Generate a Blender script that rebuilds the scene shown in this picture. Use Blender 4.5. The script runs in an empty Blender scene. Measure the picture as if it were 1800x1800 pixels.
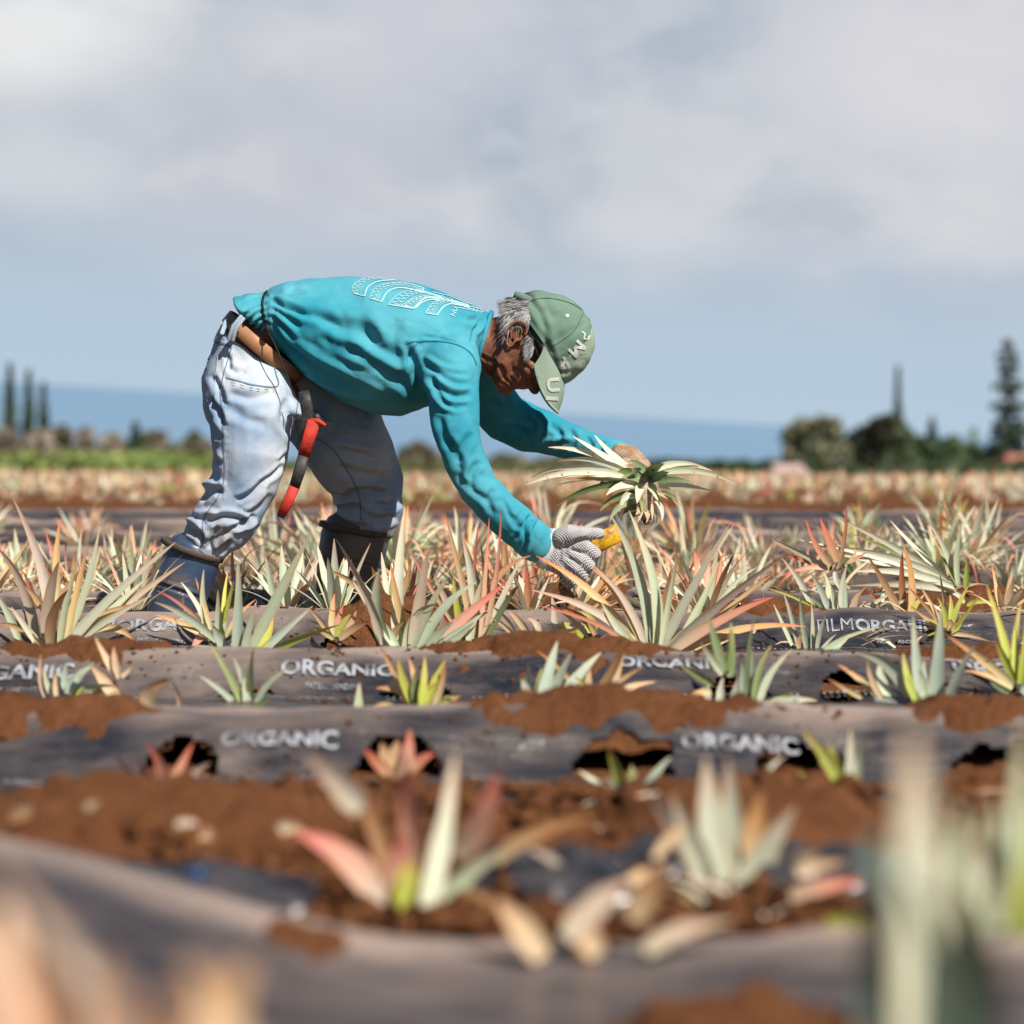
import bpy, bmesh, math, random
import numpy as np
from mathutils import Vector, Matrix, noise
from mathutils.bvhtree import BVHTree
R = math.radians
random.seed(7)
SC = bpy.context.scene
COL = SC.collection

# ------------------------------------------------------------------ camera
F = 4275.0                       # focal length in pixels of an 1800 px wide frame
CZ = 0.65                        # eye height above the furrow floor
TH = math.atan(183.0 / F)        # the lens looks a little below the horizontal
cam_d = bpy.data.cameras.new('camera')
cam_d.lens = 85.5; cam_d.sensor_width = 36.0
cam_d.clip_start = 0.05; cam_d.clip_end = 200000
cam_d.dof.use_dof = True; cam_d.dof.focus_distance = 5.85; cam_d.dof.aperture_fstop = 2.6
cam_d.dof.aperture_blades = 0
cam = bpy.data.objects.new('camera', cam_d); COL.objects.link(cam)
cam.location = (0, 0, CZ); cam.rotation_euler = (math.pi/2 - TH, 0, 0)
SC.camera = cam
FWD = np.array([0, math.cos(TH), -math.sin(TH)]); UPV = np.array([0, math.sin(TH), math.cos(TH)])

def ray(px, py):
    return np.array([(px-900)/F, 0, 0]) + UPV*((900-py)/F) + FWD
def P(px, py, d):
    """the point at ground distance d that is seen at pixel px, py of the photograph"""
    r = ray(px, py)
    v = r*(d/r[1])
    return Vector((v[0], v[1], v[2]+CZ))
def W2P(co):
    """numpy Nx3 world -> pixel"""
    q = co - np.array([0, 0, CZ])
    z = q @ FWD
    return np.stack([900 + F*q[:, 0]/z, 900 - F*(q @ UPV)/z], 1)
def m_at(d): return d/F          # metres per pixel at distance d
def X(px, d): return (px-900)/F*d

# ------------------------------------------------------------------ materials
def new_mat(name):
    m = bpy.data.materials.new(name); m.use_nodes = True
    nt = m.node_tree; b = nt.nodes['Principled BSDF']
    return m, nt, b
def N(nt, t, **kw):
    n = nt.nodes.new(t)
    for k, v in kw.items():
        if k in n.inputs: n.inputs[k].default_value = v
        else: setattr(n, k, v)
    return n
def L(nt, a, b): nt.links.new(a, b)
def c4(c): return (c[0], c[1], c[2], 1)
def mixc(nt, fac, a, b, mode='MIX'):
    n = nt.nodes.new('ShaderNodeMix'); n.data_type = 'RGBA'; n.blend_type = mode
    for i, v in ((0, fac), (6, a), (7, b)):
        if hasattr(v, 'is_linked') or hasattr(v, 'links'): nt.links.new(v, n.inputs[i])
        else: n.inputs[i].default_value = v if i == 0 else c4(v)
    return n.outputs[2]
def noise_fac(nt, scale, lo=0.35, hi=0.65, detail=4, vec=None, rough=0.55, stretch=None):
    tc = N(nt, 'ShaderNodeTexCoord'); src = tc.outputs['Object'] if vec is None else vec
    if stretch:
        mp = N(nt, 'ShaderNodeMapping'); mp.inputs['Scale'].default_value = stretch
        L(nt, src, mp.inputs['Vector']); src = mp.outputs[0]
    n = N(nt, 'ShaderNodeTexNoise', Scale=scale, Detail=detail, Roughness=rough)
    L(nt, src, n.inputs['Vector'])
    r = N(nt, 'ShaderNodeMapRange'); r.inputs[1].default_value = lo; r.inputs[2].default_value = hi
    L(nt, n.outputs[0], r.inputs[0])
    return r.outputs[0], n.outputs[0]
def bump(nt, b, h, strength=0.3, dist=0.01, prev=None):
    n = N(nt, 'ShaderNodeBump', Strength=strength, Distance=dist)
    L(nt, h, n.inputs['Height'])
    if prev: L(nt, prev, n.inputs['Normal'])
    L(nt, n.outputs[0], b.inputs['Normal']); return n.outputs[0]
def simple(name, col, rough=0.8, col2=None, scale=20, bs=0.0, bscale=200, bd=0.001, spec=0.3, lo=.35, hi=.65, metal=0, stretch=None):
    m, nt, b = new_mat(name)
    b.inputs['Roughness'].default_value = rough
    b.inputs['Specular IOR Level'].default_value = spec
    b.inputs['Metallic'].default_value = metal
    if col2 is None: b.inputs['Base Color'].default_value = c4(col)
    else:
        f, _ = noise_fac(nt, scale, lo, hi, stretch=stretch)
        L(nt, mixc(nt, f, col, col2), b.inputs['Base Color'])
    if bs:
        _, h = noise_fac(nt, bscale); bump(nt, b, h, bs, bd)
    return m
M = {}
# red volcanic soil
m, nt, b = new_mat('red_soil'); b.inputs['Roughness'].default_value = 0.95; b.inputs['Specular IOR Level'].default_value = 0.1
f1, _ = noise_fac(nt, 9, .3, .7, 6); f2, h2 = noise_fac(nt, 70, .35, .7, 8, rough=.7); f3, h3 = noise_fac(nt, 420, .45, .75, 3)
c = mixc(nt, f1, (0.170, 0.064, 0.024), (0.33, 0.142, 0.054))
c = mixc(nt, f2, c, (0.155, 0.058, 0.025)); 
c = mixc(nt, f3, c, (0.30, 0.12, 0.06))
L(nt, c, b.inputs['Base Color']); p = bump(nt, b, h2, 1.0, .035); bump(nt, b, h3, .9, .006, p)
M['soil'] = m
# black plastic film with blown red dust
m, nt, b = new_mat('mulch_plastic'); b.inputs['Specular IOR Level'].default_value = 0.75
ge = N(nt, 'ShaderNodeNewGeometry'); sx = N(nt, 'ShaderNodeSeparateXYZ'); L(nt, ge.outputs['Normal'], sx.inputs[0])
f1, _ = noise_fac(nt, 4.5, .38, .66, 6, stretch=(.6, 1.6, 1)); f2, _ = noise_fac(nt, 38, .4, .75, 5, stretch=(.4, 1.5, 1)); f4, h4 = noise_fac(nt, 14, .3, .7, 3, stretch=(1, .4, 1))
up = N(nt, 'ShaderNodeAttribute', attribute_name='dust')
mul = N(nt, 'ShaderNodeMath', operation='MULTIPLY'); L(nt, up.outputs['Fac'], mul.inputs[0]); mul.inputs[1].default_value = .80
ad = N(nt, 'ShaderNodeMath', operation='MULTIPLY_ADD'); L(nt, f1, ad.inputs[0]); ad.inputs[1].default_value = .11; L(nt, mul.outputs[0], ad.inputs[2])
ad2 = N(nt, 'ShaderNodeMath', operation='MULTIPLY_ADD', use_clamp=True); L(nt, f2, ad2.inputs[0]); ad2.inputs[1].default_value = .14; L(nt, ad.outputs[0], ad2.inputs[2])
c = mixc(nt, ad2.outputs[0], (0.014, 0.017, 0.024), (0.33, 0.245, 0.20))
L(nt, c, b.inputs['Base Color'])
rr = N(nt, 'ShaderNodeMapRange'); rr.inputs[3].default_value = .22; rr.inputs[4].default_value = .75; L(nt, ad2.outputs[0], rr.inputs[0]); L(nt, rr.outputs[0], b.inputs['Roughness'])
p = bump(nt, b, h4, .35, .02)
_, h5 = noise_fac(nt, 16, .3, .7, 5, stretch=(.35, 5, 1)); p = bump(nt, b, h5, .55, .006, p)
_, h6 = noise_fac(nt, 30, .3, .7, 3, stretch=(1.6, 1, 1)); bump(nt, b, h6, .35, .004, p)
M['film'] = m
M['ink'] = simple('white_ink', (.33, .34, .37), .6, (.09, .08, .08), 30, lo=.44, hi=.64)
# leaves: pigment per leaf from a colour attribute
def leafmat(name, sat=1.0, rough=.55):
    m, nt, b = new_mat(name); b.inputs['Roughness'].default_value = rough; b.inputs['Specular IOR Level'].default_value = .35
    at = N(nt, 'ShaderNodeAttribute', attribute_name='col')
    f, h = noise_fac(nt, 60, .3, .75, 4)
    c = mixc(nt, f, at.outputs['Color'], (0.94, 0.93, 0.88), 'MULTIPLY')
    L(nt, c, b.inputs['Base Color'])
    tr = N(nt, 'ShaderNodeBsdfTranslucent'); L(nt, c, tr.inputs['Color'])
    mx = N(nt, 'ShaderNodeMixShader'); mx.inputs[0].default_value = .2
    L(nt, b.outputs[0], mx.inputs[1]); L(nt, tr.outputs[0], mx.inputs[2])
    L(nt, mx.outputs[0], nt.nodes['Material Output'].inputs['Surface'])
    return m
M['leaf'] = leafmat('pineapple_leaf'); M['dry'] = leafmat('dry_leaf', rough=.8)
M['tree'] = leafmat('tree_foliage', rough=.9)
M['bark'] = simple('tree_bark', (.10, .075, .055), .9, (.17, .13, .1), 3)

# ------------------------------------------------------------------ objects
def tag(o, label=None, cat=None, group=None, kind=None):
    if label: o['label'] = label
    if cat: o['category'] = cat
    if group: o['group'] = group
    if kind: o['kind'] = kind
    return o
def empty(name, loc=(0, 0, 0)):
    o = bpy.data.objects.new(name, None); COL.objects.link(o); o.location = loc; o.empty_display_size = .1
    return o
def link(name, me, mat=None, parent=None, smooth=True):
    o = bpy.data.objects.new(name, me); COL.objects.link(o)
    if mat is not None:
        me.materials.clear(); me.materials.append(mat)
    if smooth: me.polygons.foreach_set('use_smooth', [True]*len(me.polygons))
    if parent is not None:
        o.parent = parent; o.matrix_parent_inverse = Matrix.Translation(-parent.location)
    return o
def mesh_of(verts, faces, name='mesh'):
    me = bpy.data.meshes.new(name); me.from_pydata([tuple(v) for v in verts], [], faces); me.update(); return me
def co_of(me):
    a = np.empty(len(me.vertices)*3); me.vertices.foreach_get('co', a); return a.reshape(-1, 3)
def no_of(me):
    a = np.empty(len(me.vertices)*3); me.vertices.foreach_get('normal', a); return a.reshape(-1, 3)
def set_co(me, a): me.vertices.foreach_set('co', a.ravel()); me.update()

class MB:
    """collects loops and tubes in one mesh"""
    def __init__(s): s.v = []; s.f = []; s.c = []
    def rings(s, rings, cap=True, closed=True):
        n = len(rings[0]); b = len(s.v)
        for r in rings: s.v += [Vector(p) for p in r]
        for i in range(len(rings)-1):
            for j in range(n if closed else n-1):
                k = (j+1) % n
                s.f.append((b+i*n+j, b+i*n+k, b+(i+1)*n+k, b+(i+1)*n+j))
        if cap and closed:
            s.f.append(tuple(b+j for j in reversed(range(n)))); s.f.append(tuple(b+(len(rings)-1)*n+j for j in range(n)))
    def ring_uv(s, c, u, v, n=28, e=2.0):
        out = []
        for j in range(n):
            a = 2*math.pi*j/n; ca, sa = math.cos(a), math.sin(a)
            out.append(c + u*(math.copysign(abs(ca)**(2/e), ca)) + v*(math.copysign(abs(sa)**(2/e), sa)))
        return out
    def tube(s, pts, n=20, flat=1.0, capr=True, e=2.0):
        """pts: (Vector, radius[, depth radius])"""
        P_ = [Vector(p[0]) for p in pts]; Rr = [p[1] for p in pts]; Dr = [(p[2] if len(p) > 2 else p[1]*flat) for p in pts]
        rs = []
        for i, p in enumerate(P_):
            t = (P_[min(i+1, len(P_)-1)] - P_[max(i-1, 0)]).normalized()
            ref = Vector((0, 1, 0)) if abs(t.y) < .93 else Vector((0, 0, 1))
            u = ref.cross(t).normalized(); v = t.cross(u).normalized()
            if i == 0 and capr:
                for q in (.85, .5): rs.append(s.ring_uv(p - t*Rr[i]*q*.8, u*Rr[i]*math.sqrt(1-q*q), v*Dr[i]*math.sqrt(1-q*q), n, e))
            rs.append(s.ring_uv(p, u*Rr[i], v*Dr[i], n, e))
            if i == len(P_)-1 and capr:
                for q in (.5, .85): rs.append(s.ring_uv(p + t*Rr[i]*q*.8, u*Rr[i]*math.sqrt(1-q*q), v*Dr[i]*math.sqrt(1-q*q), n, e))
        s.rings(rs)
    def ell(s, c, a, b, cc, n=20):
        """ellipsoid with half axis vectors a b cc"""
        c = Vector(c); rs = []
        for i in range(1, 12):
            t = math.pi*i/12; rs.append([c - a*math.cos(t) + (b*math.cos(2*math.pi*j/n) + cc*math.sin(2*math.pi*j/n))*math.sin(t) for j in range(n)])
        s.rings(rs)
    def box(s, c, u, v, w):
        b = len(s.v); c = Vector(c)
        for i in (-1, 1):
            for j in (-1, 1):
                for k in (-1, 1): s.v.append(c+u*i+v*j+w*k)
        for q in ((0, 1, 3, 2), (4, 6, 7, 5), (0, 4, 5, 1), (2, 3, 7, 6), (0, 2, 6, 4), (1, 5, 7, 3)): s.f.append(tuple(b+x for x in q))
    def mesh(s, name='mesh'):
        me = mesh_of(s.v, s.f, name)
        if s.c:
            at = me.color_attributes.new('col', 'FLOAT_COLOR', 'POINT')
            at.data.foreach_set('color', np.array(s.c, dtype=float).ravel())
        return me
    def build(s, name, mat, parent=None, smooth=True):
        return link(name, s.mesh(name), mat, parent, smooth)

def remeshed(mb, voxel, smooth=6, fac=.5):
    me = mb.mesh('tmp'); bm = bmesh.new(); bm.from_mesh(me); bmesh.ops.recalc_face_normals(bm, faces=bm.faces); bm.to_mesh(me); bm.free()
    o = bpy.data.objects.new('tmp', me); COL.objects.link(o)
    r = o.modifiers.new('r', 'REMESH'); r.mode = 'VOXEL'; r.voxel_size = voxel
    if smooth:
        k = o.modifiers.new('s', 'SMOOTH'); k.factor = fac; k.iterations = smooth
    dg = bpy.context.evaluated_depsgraph_get(); dg.update()
    out = bpy.data.meshes.new_from_object(o.evaluated_get(dg))
    bpy.data.objects.remove(o, do_unlink=True)
    return out

def seg_dist(q, pts):
    """distance of points q (Nx2) to polyline, also running parameter"""
    best = np.full(len(q), 1e9); par = np.zeros(len(q)); side = np.zeros(len(q)); n = len(pts)-1
    for i in range(n):
        a = np.array(pts[i], float); b = np.array(pts[i+1], float); d = b-a; l2 = d@d
        t = np.clip(((q-a)@d)/l2, 0, 1); pr = a + t[:, None]*d; w = q-pr; dist = np.hypot(w[:, 0], w[:, 1])
        k = dist < best; best[k] = dist[k]; par[k] = (i+t[k])/n
        side[k] = np.sign(d[0]*w[k, 1]-d[1]*w[k, 0])
    return best, par, side
def spline(pts, m=6):
    out = []; n = len(pts)
    for i in range(n-1):
        p0 = pts[max(i-1, 0)]; p1 = pts[i]; p2 = pts[i+1]; p3 = pts[min(i+2, n-1)]
        for k in range(m):
            t = k/m
            out.append(tuple(.5*((2*b) + (-a+c)*t + (2*a-5*b+4*c-d)*t*t + (-a+3*b-3*c+d)*t**3) for a, b, c, d in zip(p0, p1, p2, p3)))
    out.append(tuple(pts[-1])); return out
def creases(me, lines):
    """push cloth in or out along lines drawn on the near side: (pts, width px, depth m)"""
    co = co_of(me); no = no_of(me); q = W2P(co); disp = np.zeros(len(co))
    vis = np.clip(-no[:, 1]*2.5+.3, 0, 1)
    for pts, w, dep in lines:
        d, t, sd = seg_dist(q, spline(pts, 5))
        fall = np.clip(np.minimum(t, 1-t)*5, 0, 1)**.7
        disp += dep*fall*(np.exp(-(d/w)**2) - .45*np.exp(-((d-2*w)/w)**2))*vis
    co = co + no*disp[:, None]
    set_co(me, co)
def cloth_noise(me, amp, scale, stretch=(1, 1, 1), seed=0):
    co = co_of(me); no = no_of(me)
    d = np.array([noise.noise(Vector((c[0]*scale*stretch[0]+seed, c[1]*scale*stretch[1], c[2]*scale*stretch[2]))) for c in co])
    set_co(me, co + no*(d*amp)[:, None])

def bvh_of(me): 
    return BVHTree.FromPolygons([v.co.copy() for v in me.vertices], [tuple(p.vertices) for p in me.polygons])
class Decal:
    """thin raised pieces laid on the near surface of a mesh, drawn in photograph pixels"""
    def __init__(s, bvh, off=.0015): s.b = bvh; s.off = off; s.v = []; s.f = []
    def hit(s, px, py):
        r = Vector(ray(px, py)).normalized()
        h = s.b.ray_cast(Vector((0, 0, CZ)), r)
        if h[0] is None: return None
        n = h[1] if h[1].dot(r) < 0 else -h[1]
        return h[0] + n*s.off - r*s.off*.5
    def strip(s, pts, w, step=3.0, dash=None, sm=True):
        pts = spline(pts, 8) if sm and len(pts) > 2 else pts
        # resample
        out = [pts[0]]; 
        for a, b in zip(pts, pts[1:]):
            d = math.hypot(b[0]-a[0], b[1]-a[1]); k = max(1, int(d/step))
            for i in range(1, k+1): out.append((a[0]+(b[0]-a[0])*i/k, a[1]+(b[1]-a[1])*i/k))
        prev = None; run = 0
        for i, p in enumerate(out):
            a = out[max(i-1, 0)]; b = out[min(i+1, len(out)-1)]; dx, dy = b[0]-a[0], b[1]-a[1]; l = math.hypot(dx, dy) or 1
            nx, ny = -dy/l*w/2, dx/l*w/2
            run += 1
            if dash and (run % (dash+2)) >= dash: prev = None; continue
            l_, r_ = s.hit(p[0]+nx, p[1]+ny), s.hit(p[0]-nx, p[1]-ny)
            if l_ is None or r_ is None: prev = None; continue
            b0 = len(s.v); s.v += [l_, r_]
            if prev is not None and (s.v[prev]-l_).length < .03: s.f.append((prev, prev+1, b0+1, b0))
            prev = b0
    def poly(s, pts, step=4.0):
        """filled outline via grid-clipped bmesh"""
        bm = bmesh.new(); vs = [bm.verts.new((p[0], p[1], 0)) for p in pts]; bm.faces.new(vs)
        s.add_bm(bm, step)
    def add_bm(s, bm, step=4.0, fn=None):
        bmesh.ops.triangulate(bm, faces=bm.faces[:])
        for _ in range(6):
            es = [e for e in bm.edges if e.calc_length() > step]
            if not es: break
            bmesh.ops.subdivide_edges(bm, edges=es, cuts=1); bmesh.ops.triangulate(bm, faces=[f for f in bm.faces if len(f.verts) > 3])
        mp = {}; bm.verts.index_update()
        for v in bm.verts:
            p = v.co if fn is None else fn(v.co)
            h = s.hit(p[0], p[1]); 
            if h is not None: mp[v.index] = len(s.v); s.v.append(h)
        bm.verts.index_update()
        for f in bm.faces:
            if all(v.index in mp for v in f.verts):
                ix = [mp[v.index] for v in f.verts]
                if max((s.v[ix[0]]-s.v[i]).length for i in ix) < .04: s.f.append(tuple(ix))
        bm.free()
    def text(s, body, cx, cy, size, ang, width=None, bold=.02, step=4.0):
        """ang: direction of writing in the picture, degrees, y up; size: capital height in px"""
        bm = text_bm(body, bold)
        xs = [v.co.x for v in bm.verts]; ys = [v.co.y for v in bm.verts]
        mx = (min(xs)+max(xs))/2; my = (min(ys)+max(ys))/2; h = max(ys)-min(ys); k = size/h; kx = k if width is None else width/(max(xs)-min(xs))
        ca, sa = math.cos(R(ang)), math.sin(R(ang))
        for v in bm.verts:
            x = (v.co.x-mx)*kx; y = (v.co.y-my)*k
            v.co = Vector((cx + x*ca - y*sa, cy - (x*sa + y*ca), 0))
        bm.verts.index_update()
        s.add_bm(bm, step)
    def build(s, name, mat, parent): return link(name, mesh_of(s.v, s.f, name), mat, parent)
def text_bm(body, bold=.02):
    cu = bpy.data.curves.new('t', 'FONT'); cu.body = body; cu.size = 1; cu.offset = bold; cu.resolution_u = 3; cu.fill_mode = 'FRONT'
    o = bpy.data.objects.new('t', cu); COL.objects.link(o)
    dg = bpy.context.evaluated_depsgraph_get(); dg.update()
    me = bpy.data.meshes.new_from_object(o.evaluated_get(dg)); bpy.data.objects.remove(o, do_unlink=True)
    bm = bmesh.new(); bm.from_mesh(me); bmesh.ops.remove_doubles(bm, verts=bm.verts[:], dist=1e-4); bm.verts.index_update()
    return bm
def fbm(x, y, s, oct=4):
    v = 0; a = 1; 
    for i in range(oct): v += a*noise.noise(Vector((x*s, y*s, i*7.3))); s *= 2.1; a *= .5
    return v
def sstep(a, b, x):
    t = min(1, max(0, (x-a)/(b-a))); return t*t*(3-2*t)
# ------------------------------------------------------------------ sky and sun
SUN = Vector((.42, -.60, .74)).normalized()
el = math.asin(SUN.z); az = math.atan2(SUN.x, SUN.y)
w = bpy.data.worlds.new('World'); SC.world = w; w.use_nodes = True
nt = w.node_tree; nt.nodes.clear()
sky = N(nt, 'ShaderNodeTexSky', sky_type='NISHITA'); sky.sun_disc = False
sky.sun_elevation = el; sky.sun_rotation = az; sky.altitude = 300; sky.dust_density = 1.0; sky.air_density = 1.0
sc_ = N(nt, 'ShaderNodeVectorMath', operation='SCALE'); L(nt, sky.outputs[0], sc_.inputs[0]); sc_.inputs['Scale'].default_value = 0.05
tc = N(nt, 'ShaderNodeTexCoord')
mp = N(nt, 'ShaderNodeMapping', vector_type='POINT'); mp.inputs['Rotation'].default_value = (0, R(-3.2), 0)
L(nt, tc.outputs['Generated'], mp.inputs['Vector']); D = mp.outputs[0]
sp = N(nt, 'ShaderNodeSeparateXYZ'); L(nt, D, sp.inputs[0])
def mr(inp, a, b, c=0., d=1., smooth=True):
    n = N(nt, 'ShaderNodeMapRange'); n.interpolation_type = 'SMOOTHSTEP' if smooth else 'LINEAR'
    for i, v in enumerate((a, b, c, d)): n.inputs[i+1].default_value = v
    L(nt, inp, n.inputs[0]); return n.outputs[0]
def math_(op, a, b=None, clamp=False):
    n = N(nt, 'ShaderNodeMath', operation=op, use_clamp=clamp)
    for i, v in enumerate((a, b)):
        if v is None: continue
        if isinstance(v, (int, float)): n.inputs[i].default_value = v
        else: L(nt, v, n.inputs[i])
    return n.outputs[0]
def sky_noise(scale, st, off, detail=6, rough=.55, dist=.4):
    m_ = N(nt, 'ShaderNodeMapping'); m_.inputs['Scale'].default_value = st; m_.inputs['Location'].default_value = off
    L(nt, D, m_.inputs['Vector'])
    n = N(nt, 'ShaderNodeTexNoise', Scale=scale, Detail=detail, Roughness=rough, Distortion=dist); L(nt, m_.outputs[0], n.inputs['Vector']); return n.outputs[0]
n1 = sky_noise(7.5, (1, 1, 1.8), (3.1, 0, 1.7)); n2 = sky_noise(18, (1, 1, 1.9), (0.4, 2.2, .3)); n3 = sky_noise(5, (1, 1, 1.4), (5.5, 1, 4))
# low air: pale blue towards the sea, grey lavender cloud above
low = mixc(nt, mr(sp.outputs[2], 0.0, .07), (.405, .515, .62), (.405, .49, .585))
grey = mixc(nt, mr(n3, .36, .62), (.355, .415, .495), (.50, .515, .565))
cl = mixc(nt, math_('MULTIPLY', mr(n1, .44, .66), .62), grey, (.62, .62, .64))
cl = mixc(nt, math_('MULTIPLY', mr(n2, .46, .68), .42), cl, (.64, .64, .66))
def spot(px, py, rx, rz):
    """a soft white bank of cloud in one direction of the sky"""
    r = ray(px, py); r = r/np.linalg.norm(r); c, s_ = math.cos(R(3.2)), math.sin(R(3.2))
    v = Matrix.Rotation(R(-3.2), 3, 'Y') @ Vector(r)
    dx = math_('MULTIPLY', math_('SUBTRACT', sp.outputs[0], v.x), F/rx); dz = math_('MULTIPLY', math_('SUBTRACT', sp.outputs[2], v.z), F/rz)
    d = math_('SQRT', math_('ADD', math_('MULTIPLY', dx, dx), math_('MULTIPLY', dz, dz)))
    d = math_('ADD', d, math_('MULTIPLY', math_('SUBTRACT', n2, .5), 1.6))
    back = mr(sp.outputs[1], 0, .2)
    return math_('MULTIPLY', mr(d, 1.3, .15), back)
for (px, py, rx, rz, k, colr) in ((60, 60, 260, 160, .9, (.74, .74, .74)), (60, 300, 230, 110, .6, (.66, .67, .69)), (1640, 130, 380, 230, .6, (.66, .65, .67)), (1180, 415, 210, 60, .6, (.60, .61, .65)),
        (1480, 470, 320, 70, .5, (.55, .57, .62)), (1400, 612, 190, 28, .75, (.60, .61, .65)), (600, 60, 330, 120, .35, (.60, .61, .64)), (1050, 560, 560, 90, .5, (.40, .475, .57)), (330, 180, 260, 120, .4, (.40, .445, .51)),
        (1650, 520, 320, 60, .55, (.385, .44, .54)), (430, 420, 520, 80, .4, (.45, .505, .59)), (880, 90, 300, 120, .4, (.53, .54, .60))):
    cl = mixc(nt, math_('MULTIPLY', spot(px, py, rx, rz), k), cl, colr)
col = mixc(nt, mr(sp.outputs[2], .028, .085), low, cl)
# the cloud deck is a band low over the sea, thinning to open sky overhead
cov = math_('MULTIPLY', mr(sp.outputs[2], .30, .17, .0, 1.0), mr(sp.outputs[2], -.02, 0.0))
side = mr(sp.outputs[1], 0.3, .8, .0, 1.0); cov = math_('MULTIPLY', cov, side)
fin = mixc(nt, cov, sc_.outputs[0], col)
bg = N(nt, 'ShaderNodeBackground'); L(nt, fin, bg.inputs[0]); bg.inputs[1].default_value = .85
out = N(nt, 'ShaderNodeOutputWorld'); L(nt, bg.outputs[0], out.inputs[0])
sun_d = bpy.data.lights.new('sun', 'SUN'); sun_d.energy = 5.0; sun_d.angle = R(.53); sun_d.color = (1, .95, .87)
sun = bpy.data.objects.new('sun', sun_d); COL.objects.link(sun); sun.rotation_euler = SUN.to_track_quat('Z', 'Y').to_euler()
SC.view_settings.view_transform = 'Standard'; SC.view_settings.look = 'None'; SC.view_settings.exposure = 0.44; SC.view_settings.gamma = 1
SC.render.engine = 'CYCLES'; SC.cycles.max_bounces = 6; SC.cycles.diffuse_bounces = 3; SC.cycles.transparent_max_bounces = 8; SC.cycles.caustics_reflective = False; SC.cycles.caustics_refractive = False

# ------------------------------------------------------------------ sea
s_t = -math.tan(R(3.2)); sea_z = -100.0
me = mesh_of([(-40000, 300, sea_z - 40000*s_t), (40000, 300, sea_z + 40000*s_t), (40000, 90000, sea_z+40000*s_t), (-40000, 90000, sea_z-40000*s_t)], [(0, 1, 2, 3)], 'sea')
m, nt, b = new_mat('sea_water'); b.inputs['Roughness'].default_value = .6; b.inputs['Specular IOR Level'].default_value = .2
f, h = noise_fac(nt, .0006, .3, .7, 4, stretch=(.3, 1, 1)); L(nt, mixc(nt, f, (.16, .265, .385), (.18, .29, .41)), b.inputs['Base Color'])
sea = link('sea', me, m, smooth=False); tag(sea, 'blue sea behind the field reaching the sloping horizon', 'sea', kind='structure')

# ------------------------------------------------------------------ ground: cross sections of the field
# beds: front toe y, crest y, back y, crest z, toe z
BEDS = [(1.93, 2.22, 2.34, .155, .130), (3.60, 3.88, 4.12, .170, .073), (4.48, 4.72, 5.02, .172, .099), (5.38, 5.60, 5.84, .180, .108)]
y_ = 6.28
for i in range(6): BEDS.append((y_, y_+.30, y_+.62, .150, .09)); y_ += 1.06
SOIL = [(0.2, .17), (1.6, .15), (1.9, .14), (2.3, .12), (2.45, .10), (2.75, .135), (3.1, .13), (3.4, .095), (3.58, .065), (3.9, .09), (4.15, .05), (4.3, .07), (4.8, .08), (5.1, .05), (5.25, .07), (5.7, .07), (5.9, .03), (6.2, .035), (6.35, .06),
        (12.2, .08), (12.5, .09), (13.2, .115), (13.7, .11), (14.5, .08)]
def far_h(y):            # height below the eye beyond the last near bed
    return .57 + .021*(y-14.5) + .00016*(y-14.5)**2
def base_soil(x, y):
    if y < 14.5:
        for (a, za), (b, zb) in zip(SOIL, SOIL[1:]):
            if y <= b: z = za + (zb-za)*(y-a)/(b-a); break
    elif y < 62: z = CZ - far_h(y) 
    else: z = CZ - far_h(62) - .05*(y-62)
    z -= .0095*x*sstep(13, 60, y)*(1 if y < 120 else 0)
    return z
def soil_z(x, y):
    z = base_soil(x, y)
    if y < 14: z += .016*fbm(x, y, 2.3, 3) + .011*fbm(x, y, 11, 3)
    elif y < 62: z += .03*fbm(x, y, .8, 3)
    return z
def film_z(i, x, y):
    f, c, b, zc, zt = BEDS[i]
    cw = c + .05*noise.noise(Vector((x*.9, i*3.1, 0)))
    zc2 = zc + .009*noise.noise(Vector((x*1.7, i*5.7, 2))) + .006*noise.noise(Vector((x*5, i*2.2, 4)))
    if y < cw:
        t = (y-f)/(cw-f); s = .12*t + .88*sstep(.40, .93, t)
        z = zt + (zc2-zt)*s
    else:
        t = (y-cw)/(b-cw); z = zc2 - (zc2-zt+.0)*sstep(0.05, 1.2, t)
    if i == 0: z += .105*sstep(-.06, -.55, x)*sstep(1.7, 2.25, y)
    wr = .008*noise.noise(Vector((x*6, y*13, i))) + .011*noise.noise(Vector((x*2.6, y*6, i+9))) + .0065*abs(noise.noise(Vector((x*9+y*7, y*18-x*4, i+2))))
    return z + wr
def ys_list():
    out = []; y = 0.2
    while y < 62:
        out.append(y); y += .022 if y < 6.6 and y > 1.5 else (.05 if y < 14 else (.3 if y < 30 else 1.0))
    return out
YS = ys_list() + [66, 75, 90, 110, 140, 180, 260, 400, 700, 1200, 2200, 3000]
vs = []; fs = []; NX = 150
for y in YS:
    hw = .26*y + .7 if y < 62 else .26*y+1.5+ (y-62)*.4
    for j in range(NX+1):
        x = -hw + 2*hw*j/NX
        z = soil_z(x, y)
        if y < 13.5:
            for bi, (f, c, b, zc, zt) in enumerate(BEDS):
                if f-.08 < y < b+.03: z = min(z, film_z(bi, x, y) - .022)
        vs.append((x, y, z))
for i in range(len(YS)-1):
    for j in range(NX): a = i*(NX+1)+j; fs.append((a, a+1, a+NX+2, a+NX+1))
soilo = link('soil_ground', mesh_of(vs, fs, 'soil_ground'), M['soil']); tag(soilo, 'red brown volcanic soil of the pineapple field', 'ground', kind='structure')

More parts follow.
